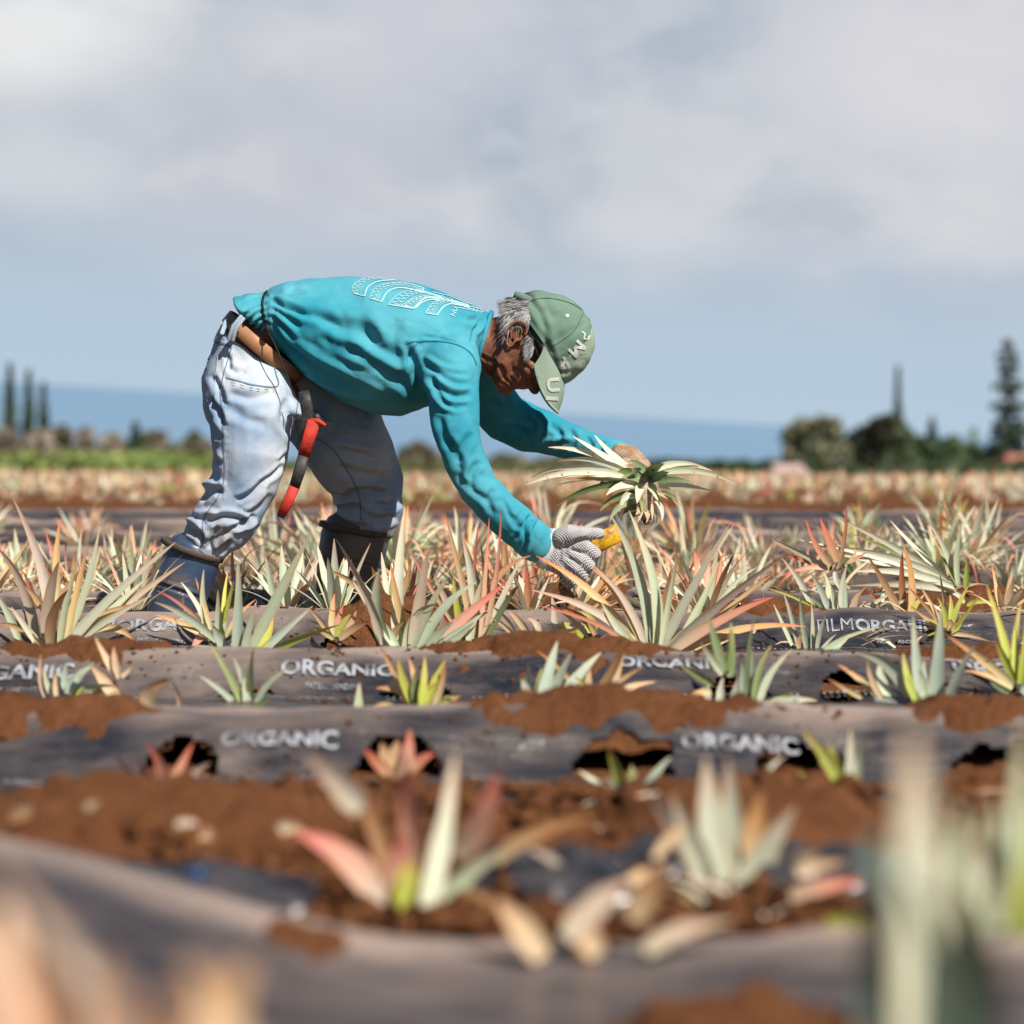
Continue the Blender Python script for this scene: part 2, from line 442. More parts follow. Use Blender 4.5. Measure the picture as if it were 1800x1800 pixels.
# ------------------------------------------------------------------ plastic mulch films
HOLES = {1: [(300, .075), (700, .085), (1105, .09), (1427, .085), (1775, .08)], 2: [(430, .06), (735, .075), (1300, .07), (1505, .075)], 3: [(95, .05), (440, .05), (735, .05), (1175, .05), (1600, .04), (590, .04)]}
HOLES_W = {i: [(X(px, BEDS[i][0]+.07), BEDS[i][0]+(.13 if i == 1 else .08), r*(.75 if i == 1 else .8)) for px, r in h] for i, h in HOLES.items()}
FILMS = []
frontz = ['nearest the front, with raised left end', 'with torn planting holes, second from the front', 'third from the front', 'fourth from the front, directly before the boots',
          'behind the worker at his far boot', 'second behind the worker', 'third behind the worker', 'fourth behind the worker', 'fifth behind the worker', 'farthest back, a thin grey band']
for i, (f, c, b, zc, zt) in enumerate(BEDS):
    hw = .235*b + .35; dx = .013 if i < 5 else .04; dx = .0075 if i in (1, 2, 3) else dx; nx = int(2*hw/dx); dy = .014 if i < 5 else .04; dy = .007 if i in (1, 2, 3) else dy
    y0 = f - .07; y1 = b + .02; ny = int((y1-y0)/dy); vs = []; fs = []
    for k in range(ny+1):
        y = y0 + (y1-y0)*k/ny
        for j in range(nx+1):
            x = -hw + 2*hw*j/nx; ed = .02*noise.noise(Vector((x*3, i, 5)))
            z = film_z(i, x, y + (ed if k in (0, ny) else 0))
            if k == 0 or k == ny: z -= .03
            for hx, hy, r in HOLES_W.get(i, []):
                if abs(x-hx) > .25: continue
                q = math.hypot((x-hx)/1.15, y-hy)
                if q < r*1.8: z += .006*math.sin(min(1, q/(r*1.8))*math.pi) 
            vs.append((x, y + (ed if k in (0, ny) else 0), z))
    for k in range(ny):
        for j in range(nx):
            x = -hw + 2*hw*(j+.5)/nx; y = y0 + (y1-y0)*(k+.5)/ny
            if any(math.hypot((x-hx)/1.15, y-hy)*(1+.30*noise.noise(Vector((x*22, y*22, 1)))) < r for hx, hy, r in HOLES_W.get(i, [])): continue
            a = k*(nx+1)+j; fs.append((a, a+1, a+nx+2, a+nx+1))
    me = mesh_of(vs, fs, 'mulch_film'); at = me.attributes.new('dust', 'FLOAT', 'POINT')
    def dust(x, y):
        n1_ = noise.noise(Vector((x*2.2, y*5, i*3.3))); n2_ = noise.noise(Vector((x*11, y*26, i*1.3)))
        v = math.exp(-((y-c-.025)/(.07+.04*n1_))**2)*(1.0+.5*n1_) + .30*max(0, n1_)*1.2 + .25*n2_
        if i == 0: v = v*.8 + .16 + .3*n1_
        return min(1, max(0, v))
    at.data.foreach_set('value', [dust(v[0], v[1]) for v in vs])
    o = link('mulch_film', me, M['film'])
    tag(o, 'black plastic mulch film strip ' + frontz[i], 'mulch film', 'plastic mulch strips across the field'); FILMS.append(o)

# printing on the film, laid along its front slope
def print_on(i, body, x, off, h, wpl, bold=.03, lw=None):
    """x: left end in metres, off: distance of the baseline below the crest along y, h: letter height (m), wpl: total width (m)"""
    bm = text_bm(body, bold); xs = [v.co.x for v in bm.verts]; ys = [v.co.y for v in bm.verts]
    kx = wpl/(max(xs)-min(xs)); ky = h/(max(ys)-min(ys)); x0 = min(xs); yb = min(ys)
    for v in bm.verts: v.co = Vector(((v.co.x-x0)*kx + x, (v.co.y-yb)*ky, 0))
    bmesh.ops.triangulate(bm, faces=bm.faces[:])
    for _ in range(4):
        es = [e for e in bm.edges if e.calc_length() > .02]
        if not es: break
        bmesh.ops.subdivide_edges(bm, edges=es, cuts=1); bmesh.ops.triangulate(bm, faces=[q for q in bm.faces if len(q.verts) > 3])
    f, c, b, zc, zt = BEDS[i]
    bm.verts.index_update(); V_ = []
    for v in bm.verts:
        y = c - off + v.co.y; V_.append((v.co.x, y, film_z(i, v.co.x, y)+(.0035 if i > 2 else .006)))
    F_ = [tuple(q.index for q in f_.verts) for f_ in bm.faces]; bm.free(); return V_, F_
def dots(i, x0, x1, off, s=.0055, gap=.0125, vertical=None):
    V_ = []; F_ = []; f, c, b, zc, zt = BEDS[i]; x = x0
    seq = []
    if vertical is None:
        while x < x1: seq.append((x, c-off)); x += gap
    else:
        y = c-off; 
        while y < c-off+vertical: seq.append((x0, y)); y += gap*.9
    for (x, y) in seq:
        b0 = len(V_)
        for dx_, dy_ in ((-1, -1), (1, -1), (1, 1), (-1, 1)): V_.append((x+dx_*s/2, y+dy_*s/2, film_z(i, x+dx_*s/2, y+dy_*s/2)+.0032))
        F_.append((b0, b0+1, b0+2, b0+3))
    return V_, F_
def join(parts):
    V_ = []; F_ = []
    for v, f in parts:
        b0 = len(V_); V_ += v; F_ += [tuple(b0+k for k in q) for q in f]
    return V_, F_
def pressing(i, opx, scale=1.0, lead=True, small=True, oo=0.0, ends=None):
    """one repeat of the printing; opx: pixel of the big O"""
    f, c, b, zc, zt = BEDS[i]; x = X(opx, c-.1); s = scale; P_ = []
    P_.append(print_on(i, 'ORGANIC', x, .098+oo, .031*s, .235*s, .03))
    if lead: P_.append(print_on(i, 'FILM', x-.105*s, .098+oo, .031*s, .098*s, -.006))
    if small:
        P_.append(print_on(i, 'PATENT PENDING', x+.055*s, .128+oo, .013, .115*s, .004))
        P_.append(dots(i, x+.11*s, 0, .186+oo, vertical=.040))
        P_.append(print_on(i, 'VIDEO/HOW-TO-INSTALL | NEED HELP', x-.10*s, .214+oo, .017, .36*s, .006))
    return P_
def print_part(i, parts):
    for v, f in parts: link('printed_lettering', mesh_of(v, f, 'lettering'), M['ink'], FILMS[i], smooth=False)
print_part(3, pressing(3, 200, .95, oo=-.01) + pressing(3, 1508, .82, oo=-.01) + [dots(3, X(-20, 5.4), X(1800, 5.4), .188)] + [print_on(3, 'FILM', X(590, 5.4), .13, .058, .12, .0), print_on(3, 'OT', X(880, 5.3), .215, .03, .03, .01)])
print_part(2, pressing(2, 490, .92, oo=-.01, lead=False) + pressing(2, -95, oo=-.01) + pressing(2, 1085, .9, oo=-.01, lead=False, small=False) + pressing(2, 1680, oo=-.01, lead=False, small=False) + [dots(2, X(0, 4.5), X(1800, 4.5), .145), dots(2, X(0, 4.5), X(1800, 4.5), .165)])
print_part(1, pressing(1, 385, .78, oo=.012, lead=False, small=False) + pressing(1, 1200, .78, oo=.012, lead=False, small=False) + [dots(1, X(0, 3.6), X(1800, 3.6), .165), dots(1, X(0, 3.6), X(1800, 3.6), .19), print_on(1, 'NEED HELP', X(10, 3.7), .23, .03, .12, .01)])
print_part(4, [print_on(4, 'PENDING', X(405, 6.4), .15, .075, .24, .03), print_on(4, 'ORG', X(880, 6.4), .12, .05, .13, .0)])

# ------------------------------------------------------------------ soil heaps lying on the film
def heap(i, px, hwpx, yc, hy, th, label, seed=0):
    d = yc; xc = X(px, d); hw = hwpx*m_at(d); vs = []; fs = []; nx = max(30, int(2*hw/.012)); ny = max(14, int(2*hy/.012))
    for k in range(ny+1):
        for j in range(nx+1):
            u = -1.08+2.16*j/nx; v = -1.08+2.16*k/ny; x = xc+u*hw; y = yc+v*hy
            r2 = (abs(u)**2.6+v*v)**.5 + .36*fbm(x+seed, y*1.3, 5, 3) + .22*noise.noise(Vector((x*28, y*28, seed)))
            h = th*(1-max(0, r2)**1.6) + (.013*fbm(x, y, 18, 3) + .008*fbm(x, y, 55, 2))*(1 if r2 < 1 else .3)
            base = film_z(i, x, y) if i is not None and BEDS[i][0] < y < BEDS[i][2] else soil_z(x, y)
            if i is not None and not (BEDS[i][0] < y < BEDS[i][2]): base = max(base, film_z(i, x, min(max(y, BEDS[i][0]), BEDS[i][2]))-.02)
            vs.append((x, y, base+h-.002 + (.012*fbm(x, y, 13, 3) if i is None and r2 < 1.1 else 0)))
    for k in range(ny):
        for j in range(nx): a = k*(nx+1)+j; fs.append((a, a+1, a+nx+2, a+nx+1))
    o = link('soil_heap', mesh_of(vs, fs, 'soil_heap'), M['soil']); tag(o, label, 'soil heap', kind='structure')
heap(2, 165, 175, 4.82, .16, .022, 'red soil heap on the film below the big plant at the left')
heap(2, 965, 235, 4.81, .18, .034, 'wide red soil heap below the spreading plant right of centre', 3)
heap(1, 1075, 265, 3.92, .13, .026, 'red soil heap in the middle below the small pale plant', 5)
heap(1, 110, 190, 3.90, .10, .018, 'low orange brown soil heap at the left on dusty film', 7)
heap(1, 1720, 130, 3.93, .12, .022, 'red soil heap at the right edge below the pale plants', 9)
heap(2, 1690, 130, 4.84, .13, .03, 'soil heap behind the green plant at the right edge', 4)
heap(3, 680, 95, 5.56, .12, .03, 'crumbly soil heap beside the far boot', 11)
heap(3, 545, 70, 5.30, .06, .02, 'small soil patch at the small orange plant', 13)
heap(4, 1000, 110, 6.55, .12, .03, 'soil heap behind the gloved hand with the tool', 15)
heap(3, 1340, 120, 5.66, .10, .03, 'soil heap behind the spreading plant', 17)
heap(4, 1700, 170, 6.52, .10, .02, 'soil heap on the film at the right', 19)
heap(None, 250, 420, 2.95, .32, .062, 'broad loose soil ridge at lower left', 21)
heap(None, 1330, 330, 2.92, .30, .055, 'broad loose soil ridge at lower right', 23)
heap(None, 920, 230, 2.75, .22, .03, 'loose soil in the furrow behind the red leaved plant', 25)
heap(0, 1340, 260, 1.97, .14, .03, 'blurred orange soil at the bottom right', 27)
heap(0, 540, 80, 2.18, .05, .012, 'small blurred soil patch on the nearest film', 29)

# torn pieces of film lying in the loose soil
for k, (px, y0, hw, hy, rot, lb) in enumerate(((1255, 2.72, .11, .07, .3, 'crumpled torn piece of black film in the soil right of the red leaved plant'), (960, 2.58, .09, .05, -.4, 'small torn piece of black film in the soil beside the red leaved plant'), (330, 2.52, .14, .06, .15, 'torn piece of black film half buried in the soil at lower left'), (1480, 2.62, .10, .05, -.2, 'torn piece of black film at the lower right beside the blurred tall leaf'))):
    vs = []; fs = []; n = 26; xc = X(px, y0)
    for a_ in range(n+1):
        for b_ in range(n+1):
            u = -1+2*a_/n; v = -1+2*b_/n; ed = 1+.3*noise.noise(Vector((u*1.5+k*5, v*1.5, 4)))
            x = xc+(u*hw*math.cos(rot)-v*hy*math.sin(rot))*ed; y = y0+(u*hw*math.sin(rot)+v*hy*math.cos(rot))*ed
            vs.append((x, y, soil_z(x, y)+.050 + .020*noise.noise(Vector((x*14, y*16, k))) + .004*abs(noise.noise(Vector((x*40, y*40, k)))) - .03*max(abs(u), abs(v))**4))
    for a_ in range(n):
        for b_ in range(n): q = a_*(n+1)+b_; fs.append((q, q+1, q+n+2, q+n+1))
    tag(link('torn_film_piece', mesh_of(vs, fs, 'torn_film'), M['film']), lb, 'film scrap')
# ------------------------------------------------------------------ materials for the worker
def fabric(name, c1, c2, scale=6, weave=900, bs=.25, rough=.9, lo=.35, hi=.68, spec=.12):
    m, nt, b = new_mat(name); b.inputs['Roughness'].default_value = rough; b.inputs['Specular IOR Level'].default_value = spec
    f, _ = noise_fac(nt, scale, lo, hi, 5); f2, h2 = noise_fac(nt, weave, .3, .7, 2); f3, h3 = noise_fac(nt, 45, .3, .7, 5)
    c = mixc(nt, f, c1, c2); c = mixc(nt, f2, c, (.84, .84, .86), 'MULTIPLY')
    L(nt, c, b.inputs['Base Color']); p = bump(nt, b, h3, .35, .004); bump(nt, b, h2, bs, .0008, p); return m
M['shirt'] = fabric('teal_cotton', (.022, .255, .34), (.105, .38, .45), 5)
M['denim'] = fabric('washed_denim', (.19, .31, .48), (.52, .565, .60), 6, 1300, .4, lo=.3, hi=.64)
nt = M['denim'].node_tree; b = nt.nodes['Principled BSDF']; src = b.inputs['Base Color'].links[0].from_socket
ge = N(nt, 'ShaderNodeNewGeometry'); sx = N(nt, 'ShaderNodeSeparateXYZ'); L(nt, ge.outputs['Position'], sx.inputs[0]); r_ = N(nt, 'ShaderNodeMapRange'); r_.inputs[1].default_value = .62; r_.inputs[2].default_value = .30; L(nt, sx.outputs[2], r_.inputs[0])
f_, _ = noise_fac(nt, 16, .42, .70, 6); mu = N(nt, 'ShaderNodeMath', operation='MULTIPLY'); L(nt, f_, mu.inputs[0]); L(nt, r_.outputs[0], mu.inputs[1]); mu2 = N(nt, 'ShaderNodeMath', operation='MULTIPLY'); L(nt, mu.outputs[0], mu2.inputs[0]); mu2.inputs[1].default_value = .6
L(nt, mixc(nt, mu2.outputs[0], src, (.34, .24, .18)), b.inputs['Base Color'])
M['denim_dark'] = fabric('denim_edge', (.20, .27, .38), (.36, .42, .52), 30)
M['stitch'] = simple('tan_thread', (.52, .42, .30), .8)
M['seamline'] = simple('dark_blue_seam', (.13, .18, .27), .9)  # plain dark blue colour of the jeans seam lines
M['skin'] = simple('tanned_skin', (.235, .093, .052), .5, (.16, .058, .034), 22, .5, 150, .002, .35)
M['leather'] = simple('tan_leather', (.33, .155, .075), .5, (.40, .20, .10), 30, .2, 300)
M['black'] = simple('black_cord', (.012, .012, .014), .6)
M['boot'] = simple('navy_rubber', (.028, .055, .11), .34, (.13, .11, .10), 11, .3, 60, .002, .5, lo=.48, hi=.8)
M['bootrim'] = simple('brown_rubber_rim', (.12, .085, .065), .8, (.07, .05, .04), 300, .6, 500, .002)
M['cap'] = fabric('grey_green_cotton', (.125, .205, .155), (.16, .245, .19), 14, 1200, .3)
M['capw'] = simple('cap_white_print', (.60, .62, .58), .8, (.42, .47, .43), 500)
m, nt, b = new_mat('cap_mesh_panel'); b.inputs['Roughness'].default_value = .9
tc = N(nt, 'ShaderNodeTexCoord'); ch = N(nt, 'ShaderNodeTexChecker', Scale=520); ch.inputs[1].default_value = (.17, .25, .19, 1); ch.inputs[2].default_value = (.36, .44, .33, 1)
L(nt, tc.outputs['Object'], ch.inputs[0]); L(nt, ch.outputs[0], b.inputs['Base Color']); M['capmesh'] = m
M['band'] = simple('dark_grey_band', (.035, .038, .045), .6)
M['lens'] = simple('dark_lens', (.01, .02, .02), .08, spec=.8)
M['hair'] = leafmat('grey_hair', rough=.45)
def glove_mat(name, base, dot, base2):
    m, nt, b = new_mat(name); b.inputs['Roughness'].default_value = .9
    tc = N(nt, 'ShaderNodeTexCoord'); sp_ = N(nt, 'ShaderNodeSeparateXYZ')
    mp_ = N(nt, 'ShaderNodeMapping'); mp_.inputs['Rotation'].default_value = (0, R(38), 0); L(nt, tc.outputs['Object'], mp_.inputs['Vector']); L(nt, mp_.outputs[0], sp_.inputs[0])
    def mm(op, a, b_):
        n = N(nt, 'ShaderNodeMath', operation=op)
        for i, v in enumerate((a, b_)):
            if isinstance(v, (int, float)): n.inputs[i].default_value = v
            else: L(nt, v, n.inputs[i])
        return n.outputs[0]
    k = 2*math.pi/.0046
    yo = mm('MULTIPLY', sp_.outputs[1], k*.7)
    s1 = mm('SINE', mm('ADD', mm('MULTIPLY', sp_.outputs[0], k), yo), 0); s2 = mm('SINE', mm('ADD', mm('MULTIPLY', sp_.outputs[2], k), yo), 0)
    pr = mm('ADD', s1, s2)
    r = N(nt, 'ShaderNodeMapRange'); r.inputs[1].default_value = .1; r.inputs[2].default_value = .55; L(nt, pr, r.inputs[0])
    f, _ = noise_fac(nt, 40, .42, .62)
    L(nt, mixc(nt, r.outputs[0], mixc(nt, f, base, base2), dot), b.inputs['Base Color']); bump(nt, b, pr, .5, .001)
    return m
M['glove'] = glove_mat('dotted_white_glove', (.62, .60, .60), (.13, .12, .14), (.52, .48, .46))
M['glove2'] = glove_mat('dotted_tan_glove', (.42, .24, .13), (.13, .06, .035), (.56, .44, .34))
M['gcuff'] = simple('white_knit', (.66, .65, .65), .95, (.5, .48, .47), 200, .5, 400)
M['yellow'] = simple('worn_yellow_grip', (.62, .33, .015), .45, (.20, .075, .02), 45, .2, 80, lo=.50, hi=.68)
M['rust'] = simple('rusty_iron', (.17, .075, .035), .8, (.32, .17, .08), 50, .6, 120, .003)
M['red'] = simple('red_tape', (.55, .04, .022), .65, (.30, .028, .018), 40, .6, 90, .002, .25)
M['tape'] = simple('black_tape', (.018, .018, .018), .5, (.05, .05, .045), 60, .3, 100)

def V3(px, py, d): return P(px, py, d)
def ringAB(mb, A, B, d, rd, n=40, e=2.1, dd=0, db=0):
    a = P(A[0], A[1], d); b = P(B[0], B[1], d+db); c = (a+b)/2
    return mb.ring_uv(c, (a-b)/2, Vector((0, rd, 0)), n, e)
def limb(mb, pts, n=24, dr=1.0, e=2.0):
    mb.tube([(P(x, y, d), r*m_at(d), r*m_at(d)*dr) for x, y, d, r in pts], n, e=e)

person = empty('person', (P(450, 700, 5.9).x, 5.95, .03))
tag(person, 'man in teal shirt, jeans, rubber boots and green cap bending over the plants', 'person')

# ------------------------------------------------------------------ body (one continuous mesh)
mb = MB()
mb.rings([ringAB(mb, A, B, d, rd) for A, B, d, rd in [((375, 600), (545, 715), 5.98, .15), ((390, 570), (520, 675), 5.98, .15), ((440, 545), (498, 625), 5.97, .13), ((490, 525), (515, 625), 5.96, .13), ((560, 500), (575, 660), 5.95, .145),
     ((650, 502), (650, 690), 5.95, .155), ((740, 515), (720, 690), 5.95, .165), ((810, 540), (790, 650), 5.95, .13), ((850, 568), (835, 640), 5.95, .075)]])
limb(mb, [(430, 690, 5.88, 62), (438, 760, 5.86, 60), (430, 840, 5.85, 44), (400, 900, 5.85, 30), (350, 965, 5.85, 28), (300, 1080, 5.85, 30), (292, 1130, 5.85, 28), (360, 1160, 5.85, 22), (400, 1163, 5.85, 16)])
limb(mb, [(530, 690, 6.1, 62), (590, 755, 6.15, 62), (640, 840, 6.2, 42), (640, 905, 6.2, 34), (625, 960, 6.2, 30), (600, 1070, 6.2, 28), (596, 1110, 6.2, 26), (680, 1130, 6.2, 20)])
limb(mb, [(775, 610, 5.86, 42), (795, 660, 5.77, 34), (800, 740, 5.70, 25), (826, 825, 5.70, 23), (880, 895, 5.72, 20), (955, 962, 5.75, 16), (990, 975, 5.75, 15)])
limb(mb, [(800, 610, 6.04, 40), (845, 680, 6.14, 30), (892, 738, 6.2, 26), (985, 770, 6.15, 19), (1085, 796, 6.07, 15), (1115, 812, 6.07, 15)])
# head frame: forward points at the ground, up points to the right
HS = 1/F*5.93
fw = Vector((.174, 0, -.985)); upv = Vector((.985, 0, .174)); lat = Vector((0, 1, 0)); HO = P(908, 588, 5.95)
def H(f, l, u): return HO + fw*f + lat*l + upv*u
limb(mb, [(835, 600, 5.95, 50), (858, 606, 5.95, 47), (880, 606, 5.95, 50), (902, 604, 5.95, 56)], dr=.92)
mb.ell(H(.0, 0, .050), fw*.094, lat*.072, upv*.094)
mb.ell(H(.055, 0, .01), fw*.072, lat*.060, upv*.075)
mb.ell(H(.085, 0, .0), fw*.050, lat*.050, upv*.055)
for s in (-1, 1):
    mb.tube([(H(.012, s*.058, -.022), .020), (H(.06, s*.050, -.045), .022), (H(.105, s*.024, -.055), .021), (H(.118, 0, -.052), .021)])
    mb.ell(H(.083, s*.045, .022), fw*.026, lat*.020, upv*.022)     # cheek bone
    mb.ell(H(.103, s*.026, .062), fw*.018, lat*.028, upv*.010)      # brow
    mb.ell(H(.096, s*.031, .044), fw*.014, lat*.015, upv*.012)      # eyelid
    mb.ell(H(.122, s*.014, .012), fw*.013, lat*.010, upv*.010)      # nostril wing
    mb.tube([(H(.10, s*.034, .006), .010), (H(.113, s*.028, -.016), .009), (H(.112, s*.024, -.034), .008)], capr=True)
mb.ell(H(.118, 0, -.048), fw*.026, lat*.024, upv*.020)
mb.tube([(H(.106, 0, .055), .011), (H(.125, 0, .036), .011), (H(.141, 0, .018), .0135)])
mb.tube([(H(.112, -.024, -.010), .008), (H(.127, 0, -.006), .0095), (H(.112, .024, -.010), .008)])
mb.tube([(H(.110, -.022, -.026), .008), (H(.124, 0, -.026), .0095), (H(.110, .022, -.026), .008)])
mb.tube([(H(.095, 0, -.06), .02), (H(.04, 0, -.075), .03), (H(.0, 0, -.085), .045)])
me = remeshed(mb, .0038, 4)
creases(me, [([(843, 640), (862, 655), (878, 668)], 3.2, -.0045), ([(840, 622), (858, 632), (876, 640)], 3, -.004), ([(848, 656), (862, 664), (874, 672)], 3, -.004), ([(880, 612), (868, 632), (872, 650)], 3.5, -.005),
   ([(876, 640), (884, 652), (886, 668)], 3.5, -.005), ([(886, 665), (896, 672), (902, 684)], 2.2, -.003), ([(893, 660), (902, 668), (909, 680)], 2.2, -.003), ([(880, 672), (890, 678), (896, 688)], 2, -.002),
   ([(900, 648), (914, 655), (922, 668)], 3.5, -.005), ([(912, 640), (928, 646), (935, 660)], 3, -.003), ([(909, 684), (910, 674)], 2.5, -.004), ([(932, 687), (931, 676)], 2.5, -.004), ([(904, 656), (913, 666), (914, 678)], 2.2, -.003)])
cloth_noise(me, .0012, 90)
# ear: rim, lobe and bowl added to the same surface
eb = MB(); eb.v = [v.co.copy() for v in me.vertices]; eb.f = [tuple(p.vertices) for p in me.polygons]
def ear(s):
    ec = [(893, 606), (889, 597), (891, 583), (898, 571), (909, 565), (920, 567), (926, 576), (924, 588), (914, 597), (905, 600), (900, 607), (894, 609), (893, 606)]
    dd = 5.95 + s*.083; rim = [P(x, y, dd + s*(.010 if y < 590 else .0)) for x, y in spline(ec, 3)]
    for a, b_ in zip(rim, rim[1:]): eb.tube([(a, .0033), (b_, .0033)], 8)
    eb.ell(P(907, 584, dd-s*.004), fw*.021, lat*.004, upv*.017, 14)
    inner = [P(x, y, dd + s*.005) for x, y in spline([(898, 596), (899, 583), (907, 575), (916, 577), (917, 586)], 3)]
    for a, b_ in zip(inner, inner[1:]): eb.tube([(a, .0024), (b_, .0024)], 8)
eb_, eb = eb, MB(); ear(-1); ear(1); em = remeshed(eb, .0014, 4)
b0 = len(eb_.v); eb_.v += [v.co.copy() for v in em.vertices]; eb_.f += [tuple(b0+k for k in p.vertices) for p in em.polygons]; eb = eb_
body = eb.build('body', M['skin'], person)

# ------------------------------------------------------------------ shirt
def ridges(me, amp, scale, stretch, seed):
    co = co_of(me); no = no_of(me)
    d = np.array([abs(noise.noise(Vector((c[0]*scale*stretch[0]+seed, c[1]*scale*stretch[1], c[2]*scale*stretch[2]+c[0]*scale*.5)))) for c in co])
    set_co(me, co - no*((.35-np.minimum(d, .35))/.35*amp)[:, None])
mb = MB()
RS = [((413, 523), (442, 572), 5.97, .158), ((436, 517), (472, 600), 5.97, .160), ((467, 514), (484, 614), 5.97, .157), ((482, 503), (498, 630), 5.97, .170), ((505, 494), (518, 642), 5.96, .18), ((550, 488), (556, 680), 5.96, .19), ((608, 486), (600, 705), 5.96, .195),
      ((668, 489), (655, 726), 5.95, .20), ((728, 498), (704, 732), 5.95, .205), ((785, 514), (752, 718), 5.95, .19), ((828, 531), (800, 690), 5.95, .15), ((857, 546), (833, 652), 5.95, .085), ((866, 552), (840, 648), 5.95, .072)]
mb.rings([ringAB(mb, *r) for r in RS])
limb(mb, [(775, 610, 5.87, 62), (795, 655, 5.77, 55), (797, 700, 5.72, 45), (800, 755, 5.70, 41), (816, 810, 5.70, 39), (842, 855, 5.70, 37), (880, 897, 5.71, 35), (915, 930, 5.73, 38), (932, 945, 5.74, 37), (942, 953, 5.75, 36), (950, 958, 5.75, 35)])
limb(mb, [(800, 610, 6.03, 58), (832, 650, 6.1, 54), (856, 695, 6.16, 48), (890, 733, 6.2, 45), (932, 752, 6.2, 43), (985, 770, 6.15, 35), (1040, 787, 6.1, 29), (1078, 794, 6.07, 25), (1092, 797, 6.07, 23)])
me = remeshed(mb, .0040, 5)
ridges(me, .0028, 5.5, (1, .7, 1.5), 2); ridges(me, .0020, 14, (1.2, .7, 1.2), 6); cloth_noise(me, .005, 6, (1, .6, 1.4), 3); cloth_noise(me, .0016, 20, seed=8)
CR = []
for k, (a, b_) in enumerate([((470, 522), (428, 545)), ((468, 532), (425, 558)), ((466, 545), (432, 568)), ((467, 556), (442, 577)), ((470, 566), (452, 584)), ((471, 575), (463, 590)), ((472, 518), (432, 530))]):
    CR.append(([a, ((a[0]+b_[0])/2, (a[1]+b_[1])/2-3), b_], 3.2, -.007))
CR += [([(476, 528), (505, 540), (545, 555)], 5, -.008), ([(474, 540), (500, 556), (530, 578)], 5, -.009), ([(476, 520), (500, 514), (540, 512)], 4.5, -.006), ([(476, 553), (495, 572), (520, 600)], 4.5, -.009), ([(478, 566), (494, 590), (518, 622)], 4, -.008),
  ([(478, 534), (520, 545), (560, 556), (600, 575)], 8, -.008), ([(480, 582), (520, 622), (575, 655), (640, 690)], 7, -.010), ([(505, 620), (550, 662), (610, 692), (680, 705)], 6, .009), ([(520, 600), (570, 632), (640, 668), (690, 700)], 7, .007),
  ([(560, 560), (600, 575), (640, 590), (650, 615)], 14, -.010), ([(625, 560), (655, 595), (670, 615), (710, 640)], 13, -.014), ([(600, 600), (660, 640), (700, 670), (735, 700)], 9, -.008), ([(700, 560), (690, 600), (720, 640)], 12, -.008),
  ([(712, 600), (728, 640), (738, 690)], 7, -.012), ([(740, 590), (775, 596), (812, 606), (832, 620)], 3, -.004), ([(742, 600), (722, 625), (716, 655)], 4, -.006),
  ([(748, 640), (775, 660), (800, 672), (828, 676)], 5, -.008), ([(745, 625), (770, 640), (795, 650), (825, 650)], 5, .006), ([(752, 660), (780, 688), (805, 697), (830, 692)], 6, -.009), ([(758, 690), (780, 715), (800, 722)], 5, .006), ([(760, 655), (768, 690), (790, 715), (822, 712)], 5, -.007),
  ([(772, 730), (780, 765), (796, 790)], 7, -.007), ([(785, 770), (800, 800), (812, 840)], 8, -.008), ([(830, 760), (812, 790), (806, 815)], 7, -.006), ([(795, 830), (830, 862), (862, 884)], 6, -.006), ([(845, 810), (828, 832), (832, 860)], 6, -.007), ([(870, 860), (858, 880), (868, 906)], 6, -.006),
  ([(885, 878), (900, 915), (914, 930)], 4, -.006), ([(934, 905), (922, 922), (924, 950), (912, 975)], 3.2, -.010), ([(928, 902), (914, 920), (912, 945), (902, 962)], 4, .007), ([(943, 910), (932, 930), (932, 955), (922, 982)], 3.4, .007), ([(900, 905), (915, 928), (905, 950)], 4, -.006),
  ([(856, 700), (880, 715), (905, 720)], 6, -.008), ([(880, 755), (905, 750), (930, 762)], 6, -.009), ([(935, 725), (955, 745), (950, 775)], 5, -.007), ([(965, 745), (985, 765), (975, 790)], 5, -.006), ([(1000, 755), (1010, 772), (1000, 795)], 5, -.005), ([(930, 790), (965, 775), (1010, 770)], 5, .005), ([(1060, 775), (1055, 790), (1062, 806)], 4, -.006), ([(1030, 768), (1040, 785), (1030, 800)], 4, -.005),
  ([(870, 720), (900, 735), (925, 735), (940, 745)], 7, -.007), ([(850, 560), (835, 580), (828, 605)], 3.5, -.005), ([(840, 545), (852, 566), (838, 590)], 4, .006), ([(800, 545), (820, 560), (845, 562)], 5, -.006), ([(640, 640), (690, 660), (730, 665)], 12, -.008), ([(540, 520), (590, 515), (640, 530)], 14, -.005), ([(560, 590), (600, 612), (640, 625)], 9, -.006)]
creases(me, [(p_, w_*.92, dp_*(.85 if k_ > 7 else 1.0)) for k_, (p_, w_, dp_) in enumerate(CR)])
shirt = link('shirt', me, M['shirt'], person)
SB = bvh_of(me)
d = Decal(SB, .0012)
d.strip([(712, 603), (735, 600), (770, 600), (805, 607), (828, 622), (838, 642)], 1.6); d.strip([(940, 908), (930, 928), (928, 955), (916, 984)], 1.6, dash=2)
M['shirtseam'] = simple('teal_seam', (.008, .17, .24), .9)
d.build('seam', M['shirtseam'], shirt)
# collar: rolled neck band
mb = MB(); rr = ringAB(mb, (864, 549), (836, 650), 5.95, .079, 36); rr2 = ringAB(mb, (870, 554), (842, 648), 5.95, .074, 36)
for a, b_ in zip(rr, rr[1:]+rr[:1]): mb.tube([(a, .0065), (b_, .0065)], 8)
me = remeshed(mb, .003, 3); link('collar', me, M['shirt'], shirt)
